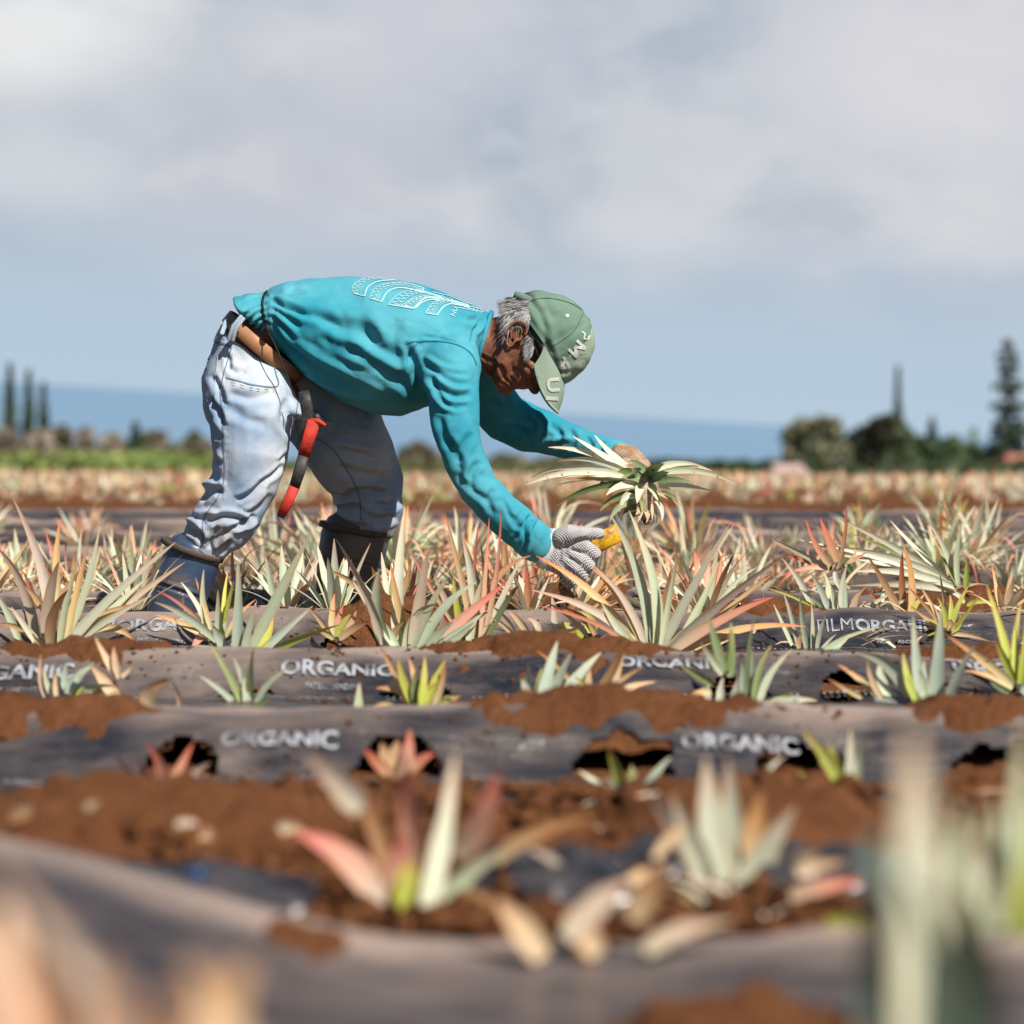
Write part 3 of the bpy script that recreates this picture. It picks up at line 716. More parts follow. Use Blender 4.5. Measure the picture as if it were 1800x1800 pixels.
# back print: curved patterned bands, and small capitals
d = Decal(SB, .0016)
def band(o, i, zig=True):
    o = spline(o, 6); i = spline(i, 6); n = min(len(o), len(i))
    lerp = lambda t: [(a[0]+(b_[0]-a[0])*t, a[1]+(b_[1]-a[1])*t) for a, b_ in zip(o[:n], i[:n])]
    for t, w_ in ((0, 1.0), (.42, .6), (.62, .5), (1, 2.1)): d.strip(lerp(t), w_, 2.5, sm=False)
    d.strip([o[0], i[0]], 1.4, 2); d.strip([o[n-1], i[n-1]], 1.4, 2)
    for (a_, b_) in ((.06, .40), ):
        A_ = lerp(a_); B_ = lerp(b_)
        for k in range(0, n-1, 2): d.strip([A_[k], B_[min(k+1, n-1)]], .8, 2, sm=False); d.strip([B_[min(k+1, n-1)], A_[min(k+2, n-1)]], .8, 2, sm=False)
band([(621, 516), (622, 501), (645, 488.5), (672, 487.5)], [(641, 521), (647, 505), (667, 495), (695, 493)])
band([(650, 525), (659, 508), (680, 499), (712, 498), (745, 507)], [(671, 531), (680, 515), (697, 507), (718, 508), (742, 514)])
band([(683, 536), (699, 519), (726, 510), (750, 514), (775, 522)], [(727, 543), (740, 529), (752, 524), (765, 523), (782, 528)])
band([(706, 538), (722, 528), (745, 521), (768, 524)], [(730, 542), (742, 532), (758, 527), (772, 529)])
band([(748, 551), (760, 534), (778, 527), (800, 530), (822, 536)], [(768, 554), (778, 541), (790, 535), (803, 536), (824, 540)])
for q in ([(775, 520), (800, 533), (830, 540), (852, 546)], [(790, 524), (812, 538), (835, 545)], [(760, 514), (790, 521), (815, 531), (845, 541)], [(805, 541), (825, 545), (850, 549)]): d.strip(q, 1.0, 2)
for k in range(0, 22, 2):
    x = 772+k*3.6; y = 519+k*1.25; d.strip([(x, y), (x+3.5, y+5), (x-1, y+8)], .8, 2, sm=False)
d.text('NU', 798, 548, 8, 70, 16, .01, 3)
d.build('back_print', simple('pale_print', (.36, .55, .58), .8), shirt)
# waist cord with toggle
mb = MB(); cp = spline([(470, 513, 0), (463, 524, 0), (461, 540, 0), (465, 562, 0), (473, 580, 0)], 6); CP = []
for x, y, _ in cp:
    h = Decal(SB, .002).hit(x, y)
    if h: CP.append(h)
for a, b_ in zip(CP, CP[1:]): mb.tube([(a, .0032), (b_, .0032)], 8)
link('waist_cord', mb.mesh(), M['black'], shirt)
mb = MB(); t = P(471, 579, 5.79); mb.ell(t, Vector((.007, 0, .004)), Vector((0, .007, 0)), Vector((-.004, 0, .011)), 12)
tp = [P(x, y, dd_) for x, y, dd_ in spline([(472, 584, 5.785), (486, 612, 5.765), (500, 645, 5.76), (508, 668, 5.76), (514, 688, 5.76)], 5)]
for a, b_ in zip(tp, tp[1:]): mb.tube([(a, .0016), (b_, .0016)], 6)
link('cord_toggle', mb.mesh(), M['black'], shirt)

# ------------------------------------------------------------------ jeans
mb = MB()
mb.rings([ringAB(mb, A, B, d_, rd, e=2.2) for A, B, d_, rd in [((392, 570), (512, 672), 5.98, .158), ((380, 592), (528, 700), 5.98, .168), ((366, 625), (560, 725), 5.98, .178), ((354, 662), (585, 745), 5.99, .185), ((362, 705), (575, 745), 6.0, .17)]])
limb(mb, [(432, 672, 5.90, 74), (437, 705, 5.88, 80), (441, 750, 5.86, 76), (440, 800, 5.85, 69), (430, 850, 5.85, 62), (408, 893, 5.85, 58), (384, 925, 5.85, 55), (364, 950, 5.85, 46), (352, 972, 5.85, 42)], e=2.15)
limb(mb, [(520, 680, 6.08, 72), (560, 715, 6.12, 80), (595, 755, 6.15, 82), (625, 808, 6.18, 77), (645, 855, 6.2, 67), (650, 895, 6.2, 60), (640, 925, 6.2, 54), (630, 950, 6.2, 48)], e=2.15)
me = remeshed(mb, .0040, 5)
ridges(me, .004, 9, (1, .7, .8), 12); cloth_noise(me, .006, 8, (1, .6, 1), 21); cloth_noise(me, .0025, 22, seed=28)
creases(me, [([(372, 790), (380, 830), (376, 850)], 6, -.010), ([(368, 700), (385, 725), (392, 750)], 5, -.009), ([(366, 740), (378, 760), (390, 772)], 5, -.007), ([(370, 800), (385, 812), (392, 815)], 5, -.007), ([(374, 660), (388, 690), (393, 712)], 5, -.008),
  ([(352, 880), (375, 862), (392, 868)], 6, -.012), ([(345, 865), (362, 852), (385, 850)], 5, .009), ([(465, 845), (440, 868), (415, 880)], 4.5, -.010), ([(470, 860), (448, 884), (428, 897)], 5, .008), ([(365, 917), (395, 908), (425, 914), (435, 922)], 5, -.014), ([(385, 925), (372, 945), (368, 965)], 4.5, -.012),
  ([(430, 925), (395, 935), (375, 955)], 5, -.011), ([(330, 930), (350, 940), (360, 955)], 5, -.012), ([(395, 925), (420, 930), (452, 915)], 5, .010), ([(345, 905), (365, 900), (385, 905)], 5, .008), ([(450, 905), (425, 922), (400, 928)], 4, -.009), ([(405, 950), (392, 962), (380, 972)], 4.5, -.011), ([(325, 912), (345, 918), (358, 930)], 4, .008),
  ([(500, 815), (480, 835), (455, 850)], 4, -.007), ([(505, 700), (498, 740), (522, 770)], 7, -.008), ([(520, 790), (505, 800), (490, 815)], 4, -.006), ([(400, 640), (415, 655), (432, 652)], 5, -.006), ([(395, 620), (402, 632), (400, 650)], 4, -.006), ([(400, 690), (440, 700), (480, 690)], 7, -.005), ([(405, 715), (430, 735), (470, 745)], 8, -.004),
  ([(560, 765), (610, 768), (660, 775)], 7, -.010), ([(590, 790), (630, 800), (670, 812)], 7, -.010), ([(590, 820), (640, 835), (690, 840)], 8, -.008), ([(605, 870), (640, 862), (680, 868)], 6, -.010), ([(640, 905), (670, 915), (695, 905)], 6, -.012), ([(590, 895), (620, 890), (640, 900)], 5, -.009), ([(575, 868), (600, 875), (612, 868)], 5, -.010), ([(660, 885), (685, 890), (706, 880)], 5, -.008), ([(600, 905), (625, 915), (650, 912)], 5, .008)])
jeans = link('jeans', me, M['denim'], person); JB = bvh_of(me)
dk = Decal(JB, .0012); st = Decal(JB, .0016)
seam = [(408, 609), (398, 640), (391, 668), (387, 690), (391, 728), (393, 787), (395, 833), (386, 868), (370, 893), (357, 915), (356, 955)]
dk.strip(seam, 2.2); st.strip([(x+6, y) for x, y in seam], .9, 2.0, dash=3); st.strip([(x+11, y+1) for x, y in seam], .9, 2.0, dash=3)
pk = [(398, 664), (420, 670), (447, 677), (487, 679), (484, 655), (481, 642)]
dk.strip(pk, 2.2); st.strip([(x, y+5) for x, y in pk[:4]], 1.2, 2.0, dash=3); st.strip([(x, y+9) for x, y in pk[:4]], .9, 2.0, dash=3)
wl = [(396, 590), (412, 588), (440, 600), (466, 622), (490, 650)]
dk.strip(wl, 1.8); st.strip([(x-2, y+5) for x, y in wl], .9, 2.0, dash=3); 
dk.strip([(372, 601), (392, 604), (408, 612)], 3.2); st.strip([(378, 598), (395, 602)], 2)
dk.strip([(524, 700), (520, 740), (525, 780), (500, 830), (486, 872)], 1.4)
far_seam = [(553, 768), (585, 790), (615, 835), (632, 875), (634, 915)]
dk.strip(far_seam, 2.0); st.strip([(x+5, y-2) for x, y in far_seam], .9, 2.0, dash=3)
dk.build('seam', M['seamline'], jeans); st.build('stitching', M['stitch'], jeans)
pb = Decal(JB, .0045); bp = [(371, 626), (386, 625), (383, 655), (378, 684), (371, 722), (366, 705), (362, 660), (364, 640)]
pb.poly(bp); pb.build('back_pocket', M['denim_dark'], jeans); e_ = Decal(JB, .0062); e_.strip([(386, 627), (383, 655), (378, 684), (371, 720)], 2.2); e_.build('pocket_edge', M['denim'], jeans)
# waistband and belt
def bandring(A, B, d_, rd, wid, thick, name, mat, parent, seg=64, e=2.1):
    a = P(A[0], A[1], d_); b_ = P(B[0], B[1], d_); c = (a+b_)/2; u = (a-b_)/2; ax = Vector((0, 1, 0)).cross(u).normalized()
    if ax.z > 0: ax = -ax
    mbb = MB(); rs = []
    base = mbb.ring_uv(Vector(), u, Vector((0, rd, 0)), seg, e)
    rr_ = []
    for k, q in enumerate(base):
        nrm = q.normalized()
        rr_.append([c+q+ax*(-wid/2), c+q+nrm*thick+ax*(-wid/2+.002), c+q+nrm*thick+ax*(wid/2-.002), c+q+ax*(wid/2)])
    b0 = len(mbb.v)
    for r in rr_: mbb.v += r
    n = seg
    for k in range(n):
        for j in range(3): mbb.f.append((4*k+j, 4*((k+1) % n)+j, 4*((k+1) % n)+j+1, 4*k+j+1))
    return mbb.build(name, mat, parent)
bandring((401, 556), (526, 662), 5.98, .166, .034, .004, 'belt', M['leather'], person)
mb = MB()
for (x0, y0, x1, y1) in ((424, 556, 402, 596), (428, 560, 409, 598)): mb.tube([(P(x0, y0, 5.80), .0045, .003), (P((x0+x1)/2-3, (y0+y1)/2-3, 5.795), .005, .003), (P(x1, y1, 5.805), .005, .003)], 8)
mb.tube([(P(408, 553, 5.9), .006, .003), (P(397, 566, 5.86), .006, .003), (P(390, 586, 5.84), .006, .003)], 8)
link('belt_loop', mb.mesh(), M['denim'], jeans)

# ------------------------------------------------------------------ boots
def boot(pts_shaft, foot, d_, rim_r):
    mb = MB(); limb(mb, pts_shaft, 28); mb.tube([(P(x, y, d_), r*m_at(d_), rd_) for x, y, r, rd_ in foot], 24, e=2.6)
    me = remeshed(mb, .004, 5); return me
BN = [(339, 975, 5.85, 50), (334, 990, 5.85, 51), (322, 1025, 5.85, 51), (305, 1075, 5.85, 47), (296, 1110, 5.85, 43), (294, 1135, 5.85, 40)]
me = boot(BN, [(275, 1150, 22, .036), (300, 1148, 30, .04), (350, 1152, 24, .046), (395, 1158, 19, .046), (415, 1160, 15, .038)], 5.85, 52)
creases(me, [([(262, 1020), (300, 1034), (355, 1054)], 2.5, -.004), ([(268, 1015), (305, 1028), (358, 1046)], 2.2, .003), ([(265, 1090), (300, 1095), (340, 1110)], 5, -.005)])
bo = link('boot', me, M['boot'], person); bo['label'] = 'navy rubber boot on the near rear leg'
def rim(top, d_, r, tilt, parent, rdf=1.0):
    a = P(top[0]-r, top[1]-tilt, d_); b_ = P(top[0]+r, top[1]+tilt, d_); c = (a+b_)/2; u = (b_-a)/2
    mb = MB(); ax = Vector((0, 1, 0)).cross(u).normalized(); ax = ax if ax.z < 0 else -ax; n_ = 48; prof = [(.0, -.004), (.0045, -.0035), (.0055, .0), (.005, .009), (.0, .0115), (-.004, .006), (-.004, -.002)]
    q = mb.ring_uv(Vector(), u, Vector((0, u.length*rdf, 0)), n_)
    for k in range(n_):
        nn_ = q[k].normalized(); mb.v += [c+q[k]+nn_*a_+ax*h_ for a_, h_ in prof]
    m_ = len(prof)
    for k in range(n_):
        for j in range(m_): mb.f.append((k*m_+j, ((k+1) % n_)*m_+j, ((k+1) % n_)*m_+(j+1) % m_, k*m_+(j+1) % m_))
    link('boot_rim', mb.mesh(), M['bootrim'], parent)
rim((339, 964), 5.85, 51, 18.5, bo)
BF = [(624, 940, 6.2, 60), (621, 960, 6.2, 60), (613, 1000, 6.2, 57), (602, 1060, 6.2, 48), (596, 1090, 6.2, 42), (596, 1112, 6.2, 36)]
me = boot(BF, [(580, 1122, 20, .036), (610, 1120, 28, .04), (655, 1124, 22, .046), (695, 1130, 17, .044), (712, 1131, 13, .036)], 6.2, 60)
creases(me, [([(562, 978), (610, 984), (672, 1000)], 2.2, -.004)])
M['boot2'] = simple('dusty_rubber', (.045, .055, .072), .5, (.15, .115, .09), 9, .3, 60, .002, .4, lo=.38, hi=.62); bo2 = link('boot', me, M['boot2'], person); bo2['label'] = 'dusty navy rubber boot on the far front leg'
rim((626, 928), 6.2, 61, 10.5, bo2)

# ------------------------------------------------------------------ gloves
dg_ = 5.75
mb = MB()
limb(mb, [(950, 957, dg_, 33), (975, 968, dg_, 37), (995, 974, dg_, 41), (1012, 977, dg_, 38), (1024, 978, dg_, 28)], dr=.55)
limb(mb, [(985, 945, dg_-.02, 17), (1003, 937, dg_-.03, 16), (1025, 938, dg_-.035, 12.5), (1046, 938, dg_-.035, 11), (1056, 938, dg_-.03, 9.5)])
for pts in ([(1010, 958, dg_-.02, 14), (1032, 962, dg_-.03, 14), (1046, 974, dg_-.02, 12.5), (1044, 986, dg_+.0, 11), (1030, 984, dg_+.025, 10)],
            [(1004, 972, dg_-.02, 14), (1024, 984, dg_-.03, 14), (1036, 994, dg_-.02, 12), (1034, 1005, dg_+.0, 11), (1020, 1000, dg_+.025, 10)],
            [(996, 984, dg_-.02, 13), (1014, 1000, dg_-.028, 13), (1025, 1011, dg_-.015, 11), (1020, 1021, dg_+.005, 10), (1008, 1014, dg_+.025, 9)],
            [(985, 994, dg_-.015, 12), (1000, 1012, dg_-.02, 11), (1008, 1022, dg_-.01, 10), (1002, 1029, dg_+.008, 9), (992, 1020, dg_+.02, 8)]):
    limb(mb, pts, 16)
me = remeshed(mb, .0028, 3)
creases(me, [([(1034, 946), (1015, 950), (1002, 960)], 3, -.004), ([(1024, 972), (1012, 968), (1004, 966)], 2.4, -.003), ([(1020, 992), (1008, 984), (998, 980)], 2.4, -.003), ([(1010, 1006), (998, 998)], 2.4, -.003), ([(980, 950), (985, 975), (975, 1000)], 3, -.002)])
gl = link('glove', me, M['glove'], person); gl['label'] = 'white glove with grey grip dots, closed round the tool handle'
mb = MB(); mb.tube([(P(957, 961, dg_-.0), 37*m_at(dg_), .034), (P(972, 968, dg_), 38.5*m_at(dg_), .027)], 36, capr=False)
link('glove_cuff', mb.mesh(), M['gcuff'], gl)
df = 6.05
mb = MB()
limb(mb, [(1086, 797, df, 19), (1100, 803, df, 23), (1116, 813, df, 22), (1130, 823, df, 17)], dr=.9)
for k, dd_ in enumerate((-.045, -.018, .01, .035)):
    limb(mb, [(1112, 810, df+dd_, 9.5), (1130, 820-k*1.5, df+dd_, 10), (1142-k*2, 832, df+dd_-.005, 9), (1138-k*2, 848, df+dd_-.02, 8)], 14)
limb(mb, [(1098, 812, df-.05, 10), (1106, 826, df-.065, 9.5), (1116, 842, df-.06, 8.5)], 14)
me = remeshed(mb, .0028, 3); gl2 = link('glove', me, M['glove2'], person); gl2['label'] = 'tan glove with grip dots, holding the cut pineapple top'

# ------------------------------------------------------------------ hair
rnd = random.Random(5); mb = MB()
def strand(p0, p1, p2, w_, colr):
    b0 = len(mb.v); n = 6
    for i in range(n+1):
        t = i/n; p = p0*(1-t)**2 + p1*2*t*(1-t) + p2*t*t; tt = (p1-p0)*(1-t)+(p2-p1)*t; s = tt.cross(Vector((0, 1, 0))).normalized()*w_*(1-t*.85)
        mb.v += [p-s, p+s]; mb.c += [c4(colr)]*2
        if i: a = b0+2*i; mb.f.append((a-2, a-1, a+1, a))
def hcol():
    g = rnd.choice((.50, .38, .26, .16, .42, .07)); return (g*.98, g*.97, g)
for s in (-1, 1):
    for k in range(900):
        u = rnd.random(); v = rnd.random()
        # nape and side: from under the band back and down
        x0 = 888 + 40*u; y0 = 548 + 42*v
        if x0 > 914 and y0 > 566: y0 = 550+14*rnd.random()
        if math.hypot((x0-908)/18, (y0-588)/22) < 1: continue
        depth = .078*math.sqrt(max(.05, 1-((y0-590)/78)**2)) + .004 + .006*rnd.random()
        p0 = P(x0+4, y0-3, 5.95+s*depth); L_ = 12+12*rnd.random(); an = R(200+rnd.uniform(-22, 30) + (25 if y0 < 560 else 45))
        p2 = P(x0+math.cos(an)*L_, y0-math.sin(an)*L_, 5.95+s*(depth+.004)); p1 = (p0+p2)/2 + Vector((rnd.uniform(-.004, .004), s*.006, rnd.uniform(.0, .007)))
        strand(p0, p1, p2, .0011, hcol())
    for k in range(520):
        t = rnd.random(); x0 = 930+10*rnd.random()-6*t; y0 = 592 + 34*t; wv = 1-.5*t
        p0 = P(x0+3, y0-6, 5.95+s*(.072+.004*rnd.random())); p2 = P(x0-(2+11*rnd.random())*wv, y0+4+10*rnd.random(), 5.95+s*(.076+.006*rnd.random()))
        p1 = (p0+p2)/2 + Vector((rnd.uniform(-.002, .006), s*.005, rnd.uniform(-.002, .006))); strand(p0, p1, p2, .0010, hcol())
for k in range(1100):      # back of the head above the collar
    a = rnd.uniform(-1.4, 1.4); y_off = .076*math.cos(a*.75); l_ = .076*math.sin(a)
    p0 = HO + fw*(-y_off-.008) + lat*l_ + upv*rnd.uniform(-.018, .03); p2 = p0 - upv*(.008+.014*rnd.random()) + fw*rnd.uniform(-.006, .012) + lat*rnd.uniform(-.004, .004)
    strand(p0, (p0+p2)/2 - fw*(.004+.006*rnd.random()), p2, .0012, hcol())
for s in (-1, 1):
    for k in range(500):
        x0 = rnd.uniform(902, 940); y0 = rnd.uniform(522, 562); dp = .078*math.sqrt(max(.04, 1-((y0-592)/80)**2))+.006+.004*rnd.random(); p0 = P(x0, y0, 5.95+s*dp); p2 = P(x0-rnd.uniform(10, 20), y0+rnd.uniform(-3, 9), 5.95+s*(dp+.002)); strand(p0, (p0+p2)/2+Vector((0, s*.004, .003)), p2, .0011, hcol())
sh = MB(); sh.ell(H(-.030, 0, .046), fw*.0680, lat*.0700, upv*.050, 28); b0 = len(mb.v)
mb.v += sh.v; mb.c += [(.07, .068, .068, 1)]*len(sh.v); mb.f += [tuple(b0+k for k in f) for f in sh.f]
mb.build('hair', M['hair'], person)

# ------------------------------------------------------------------ cap
ax = Vector((math.cos(R(28)), 0, math.sin(R(28)))); fr = Vector((math.sin(R(28)), 0, -math.cos(R(28)))); CC = P(956, 603, 5.95); pm = m_at(5.95)
cap = empty('cap', CC); cap.parent = person; cap.matrix_parent_inverse = Matrix.Translation(-person.location)
def cap_pt(th, h, grow=0.0):
    """th 0 = front, pi = back; h 0 rim .. 1 top"""
    Hh = 87*pm; c_ = math.cos(th); s_ = math.sin(th)
    prof = max(0.0, 1-h**2.5)**(1/2.3)
    bulge = 1 + .13*math.sin(min(1, h*1.6)*math.pi)*(1.0 if c_ < 0 else .12)
    rf = (79 if c_ > 0 else 82)*pm*bulge; rl = .0885*(1+.03*math.sin(h*3))
    e_ = .82 if c_ < 0 else 1.0
    p = CC + fr*(rf*math.copysign(abs(c_)**e_, c_)*prof) + lat*((rl+(.004 if c_ < 0 else 0))*math.copysign(abs(s_)**e_, s_)*prof) + ax*(Hh*h)
    # dents and slack cloth
    dent = (.006 if c_ > .2 else .0035)*noise.noise(p*14+Vector((3, 1, 2))) + .003*noise.noise(p*38)
    seam_ = -.0012*max(0, 1-abs(((th/(math.pi/3)) % 1)-.5+.5-round(((th/(math.pi/3)) % 1)))/.05)
    d_ = (p-(CC+ax*.02)).normalized(); p = p + d_*(dent+grow+seam_)
    if c_ < .2: p = p - ax*(.013*min(1, (.2-c_)*1.3)*(1-h)**2)
    return p
NT, NH = 120, 44
vs = []; fs = []; mats_i = []
for k in range(NH+1):
    h = (k/NH)**.85
    for j in range(NT): vs.append(cap_pt(2*math.pi*j/NT, h*.9995))
for k in range(NH):
    for j in range(NT):
        j2 = (j+1) % NT; th = 2*math.pi*(j+.5)/NT; th = th if th < math.pi else 2*math.pi-th
        if th > math.pi-.30 and k < NH*.20*math.sqrt(max(0, 1-((math.pi-th)/.30)**2)): continue
        fs.append((k*NT+j, k*NT+j2, (k+1)*NT+j2, (k+1)*NT+j)); mats_i.append(1 if th < 1.02 else 0)
me = mesh_of(vs, fs, 'crown'); creases(me, [([(925, 522), (945, 545), (958, 580), (962, 620)], 6, -.006), ([(952, 520), (960, 545), (975, 560)], 8, -.004), ([(930, 560), (950, 590), (968, 618), (975, 650)], 5, -.004), ([(1000, 650), (985, 655), (978, 640)], 4, -.003)])
co_ = link('crown_cloth', me, M['cap'], cap); me.materials.append(M['capmesh']); me.polygons.foreach_set('material_index', mats_i)
CB = bvh_of(me)
# brim
vs = []; fs = []; NS, NL = 48, 16
def brim_pt(s, t, off=0):
    ph = s*R(86); c_ = abs(math.cos(ph))**.62; R0 = 77*pm; R1 = R0 + 56*pm
    a = CC + fr*(R0*math.cos(ph)) + lat*(.087*math.sin(ph)) - ax*(.004*math.sin(ph)**2)
    b_ = CC + fr*(R0*c_) + Vector((-.2, 0, -.98))*(56*pm*abs(math.cos(ph))**.45) + lat*(.086*math.sin(ph)*(1-.05*(1-c_))) - ax*(.034*abs(math.sin(ph))**2.0)
    m_ = a + (b_-a)*t + ax*(.006*math.sin(t*math.pi)); return m_ - ax*off
for layer, off in ((0, -.001), (1, .0022)):
    for i in range(NS+1):
        for j in range(NL+1): vs.append(brim_pt(-1+2*i/NS, j/NL, off))
W_ = (NS+1)*(NL+1)
for layer in (0, 1):
    for i in range(NS):
        for j in range(NL): a = layer*W_+i*(NL+1)+j; fs.append((a, a+1, a+NL+2, a+NL+1))
for i in range(NS): a = i*(NL+1)+NL; fs.append((a, a+NL+1, a+NL+1+W_, a+W_))
me = mesh_of(vs, fs, 'brim'); br = link('brim', me, M['capmesh'], cap); BB = bvh_of(me)
mb = MB()
for i in range(NS): mb.tube([(brim_pt(-1+2*i/NS, 1), .0018), (brim_pt(-1+2*(i+1)/NS, 1), .0018)], 6)
link('brim_edge', mb.mesh(), M['cap'], br)
d = Decal(CB, .0014)
def glyph(cx, cy, ang, w_, h_, strokes, th):
    ca, sa = math.cos(R(ang)), math.sin(R(ang))
    for st_ in strokes: d.strip([(cx+(u_*w_)*ca-(v_*h_)*sa, cy-((u_*w_)*sa+(v_*h_)*ca)) for u_, v_ in st_], th, 2, sm=False)
glyph(1014, 613, -133, 25, 21, [[(-.42, -.5), (-.42, .5)], [(-.42, .5), (0, -.25)], [(0, -.25), (.42, .5)], [(.42, .5), (.42, -.5)]], 5.2)
glyph(993, 641, -122, 24, 21, [[(-.45, -.5), (0, .5)], [(0, .5), (.45, -.5)], [(-.28, -.18), (.28, -.18)]], 5.2)
glyph(1028, 589, -145, 14, 17, [[(-.4, .3), (0, .5), (.4, .25), (-.1, -.1), (.1, -.5)]], 2.4)
for (x, y) in ((982, 514), (997, 555)):
    bm = bmesh.new(); bmesh.ops.create_circle(bm, cap_ends=True, segments=14, radius=3.1)
    for v in bm.verts: v.co += Vector((x, y, 0))
    d.add_bm(bm, 2)
d.build('cap_lettering', M['capw'], co_)
d = Decal(BB, .0014); d.text('U', 972, 676, 22, -86, 25, .035, 3); d.text('I', 970, 700, 22, -93, 7, .035, 3); d.build('cap_lettering', M['capw'], br)
d = Decal(CB, .0012)
d.strip([(1026, 548), (1010, 580), (985, 600), (965, 612)], 1.3); d.strip([(925, 530), (960, 524), (1000, 532), (1028, 548)], 1.1); d.strip([(948, 604), (962, 628), (974, 648), (992, 668)], 1.6)
d.build('panel_seam', simple('cap_seam', (.07, .12, .09), .9), co_)
mb = MB(); tp_ = CC+ax*(88*pm); mb.ell(tp_, ax*.004, fr*.008, lat*.008, 12); link('button', mb.mesh(), M['cap'], cap)
mb = MB()       # strap tail sticking out at the back, and the closing strap
def ribbon(pts, wv, th_=.0012):
    rs = []
    for p, w1 in pts: rs.append([p-w1+Vector((0, -th_, 0)), p+w1+Vector((0, -th_, 0)), p+w1+Vector((0, th_, 0)), p-w1+Vector((0, th_, 0))])
    mb.rings(rs)
wv = Vector((.003, .0, .0085))
ribbon([(P(903, 518, 5.90), wv*.9), (P(912, 519, 5.895), wv), (P(925, 525, 5.893), wv*1.05), (P(936, 530, 5.893), wv*.9), (P(942, 528, 5.895), wv*.8)], wv)
ap = [CC + fr*(-82*pm*math.cos(a)) + lat*(.0885*math.sin(a)) + ax*.004 for a in [R(q) for q in range(-40, 41, 8)]]
for a, b_ in zip(ap, ap[1:]): mb.tube([(a, .0045, .0015), (b_, .0045, .0015)], 8)
link('strap', mb.mesh(), M['cap'], cap)
# dark band showing below the cap, dark glasses
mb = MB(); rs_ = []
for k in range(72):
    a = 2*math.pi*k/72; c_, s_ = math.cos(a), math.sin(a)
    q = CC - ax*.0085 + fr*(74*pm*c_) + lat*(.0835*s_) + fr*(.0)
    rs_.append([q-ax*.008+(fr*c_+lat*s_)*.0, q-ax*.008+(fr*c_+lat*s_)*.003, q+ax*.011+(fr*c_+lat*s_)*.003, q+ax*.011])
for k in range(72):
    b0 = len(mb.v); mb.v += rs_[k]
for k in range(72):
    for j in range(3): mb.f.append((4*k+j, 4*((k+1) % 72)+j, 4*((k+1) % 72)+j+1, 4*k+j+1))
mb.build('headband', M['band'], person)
mb = MB()
for s in (-1, 1):
    mb.ell(H(.108, s*.034, .046), fw*.005+lat*s*-.0, lat*.028+fw*-.010*s, upv*.020, 16)
    mb.tube([(H(.100, s*.062, .050), .0025), (H(.05, s*.078, .040), .0025), (H(.0, s*.080, .030), .0025)], 8)
mb.tube([(H(.116, -.008, .052), .002), (H(.116, .008, .052), .002)], 8)
link('sunglasses', mb.mesh(), M['lens'], person)

# ------------------------------------------------------------------ tool hanging at his hip
root = empty('pruning_saw', P(547, 745, 5.77)); tag(root, 'black and red taped tool hanging from the cord between the legs of the worker', 'hand tool')
def boxtube(pts, e=3.2, n=16):
    mb = MB(); mb.tube([(P(x, y, d_), r*m_at(d_), r*m_at(d_)*.55) for x, y, d_, r in pts], n, capr=False, e=e); return mb
boxtube([(552, 740, 5.76, 11.5), (543, 770, 5.76, 11.5), (534, 801, 5.76, 11)]).build('red_grip', M['red'], root)
boxtube([(534.5, 799, 5.76, 10.3), (526, 829, 5.76, 10.5), (517, 858, 5.76, 9.5)]).build('black_grip', M['tape'], root)
boxtube([(517.5, 856, 5.76, 9.8), (506, 882, 5.76, 9.6), (495, 904, 5.76, 8.4)]).build('red_end', M['red'], root)
boxtube([(496, 902, 5.76, 7.5), (493, 909, 5.76, 6.5)]).build('worn_tip', M['black'], root)
mb = boxtube([(534, 688, 5.775, 9), (538, 708, 5.77, 11), (541, 728, 5.77, 11), (537, 750, 5.77, 9), (531, 778, 5.77, 4)]); mb.tube([(P(556, 732, 5.77), .009), (P(561, 742, 5.77), .009)], 12); mb.build('black_sheath', M['tape'], root)
mb = MB(); mb.tube([(P(548, 739, 5.76), .006, .006), (P(560, 741, 5.755), .007, .006), (P(571, 747, 5.755), .004, .005)], 12); mb.tube([(P(546, 750, 5.76), .010, .008), (P(563, 744, 5.76), .008, .008)], 12); mb.build('red_guard', M['red'], root)
mb = MB(); mb.tube([(P(514, 686, 5.77), .0016), (P(520, 700, 5.765), .0016), (P(531, 712, 5.763), .0016)], 6); mb.build('lanyard', M['black'], root)

# ------------------------------------------------------------------ digging knife in the near hand
root = empty('hand_tool', P(1030, 965, 5.77)); tag(root, 'short rusty tool with worn yellow handle gripped in the white dotted glove', 'hand tool')
boxtube([(1000, 985, 5.775, 14), (1030, 967, 5.77, 15), (1062, 949, 5.765, 17), (1089, 935, 5.76, 16)], 2.4, 20).build('yellow_handle', M['yellow'], root)
mb = MB(); mb.tube([(P(1002, 985, 5.78), 11*m_at(5.8)), (P(995, 1005, 5.79), 11*m_at(5.8)), (P(992, 1035, 5.79), 11*m_at(5.8)), (P(996, 1050, 5.79), 8*m_at(5.8))], 16); mb.tube([(P(994, 1040, 5.785), .013, .008), (P(1004, 1055, 5.785), .014, .008), (P(1002, 1078, 5.785), .010, .005), (P(998, 1095, 5.785), .004, .003)], 14)
mb.build('rusty_blade', M['rust'], root)
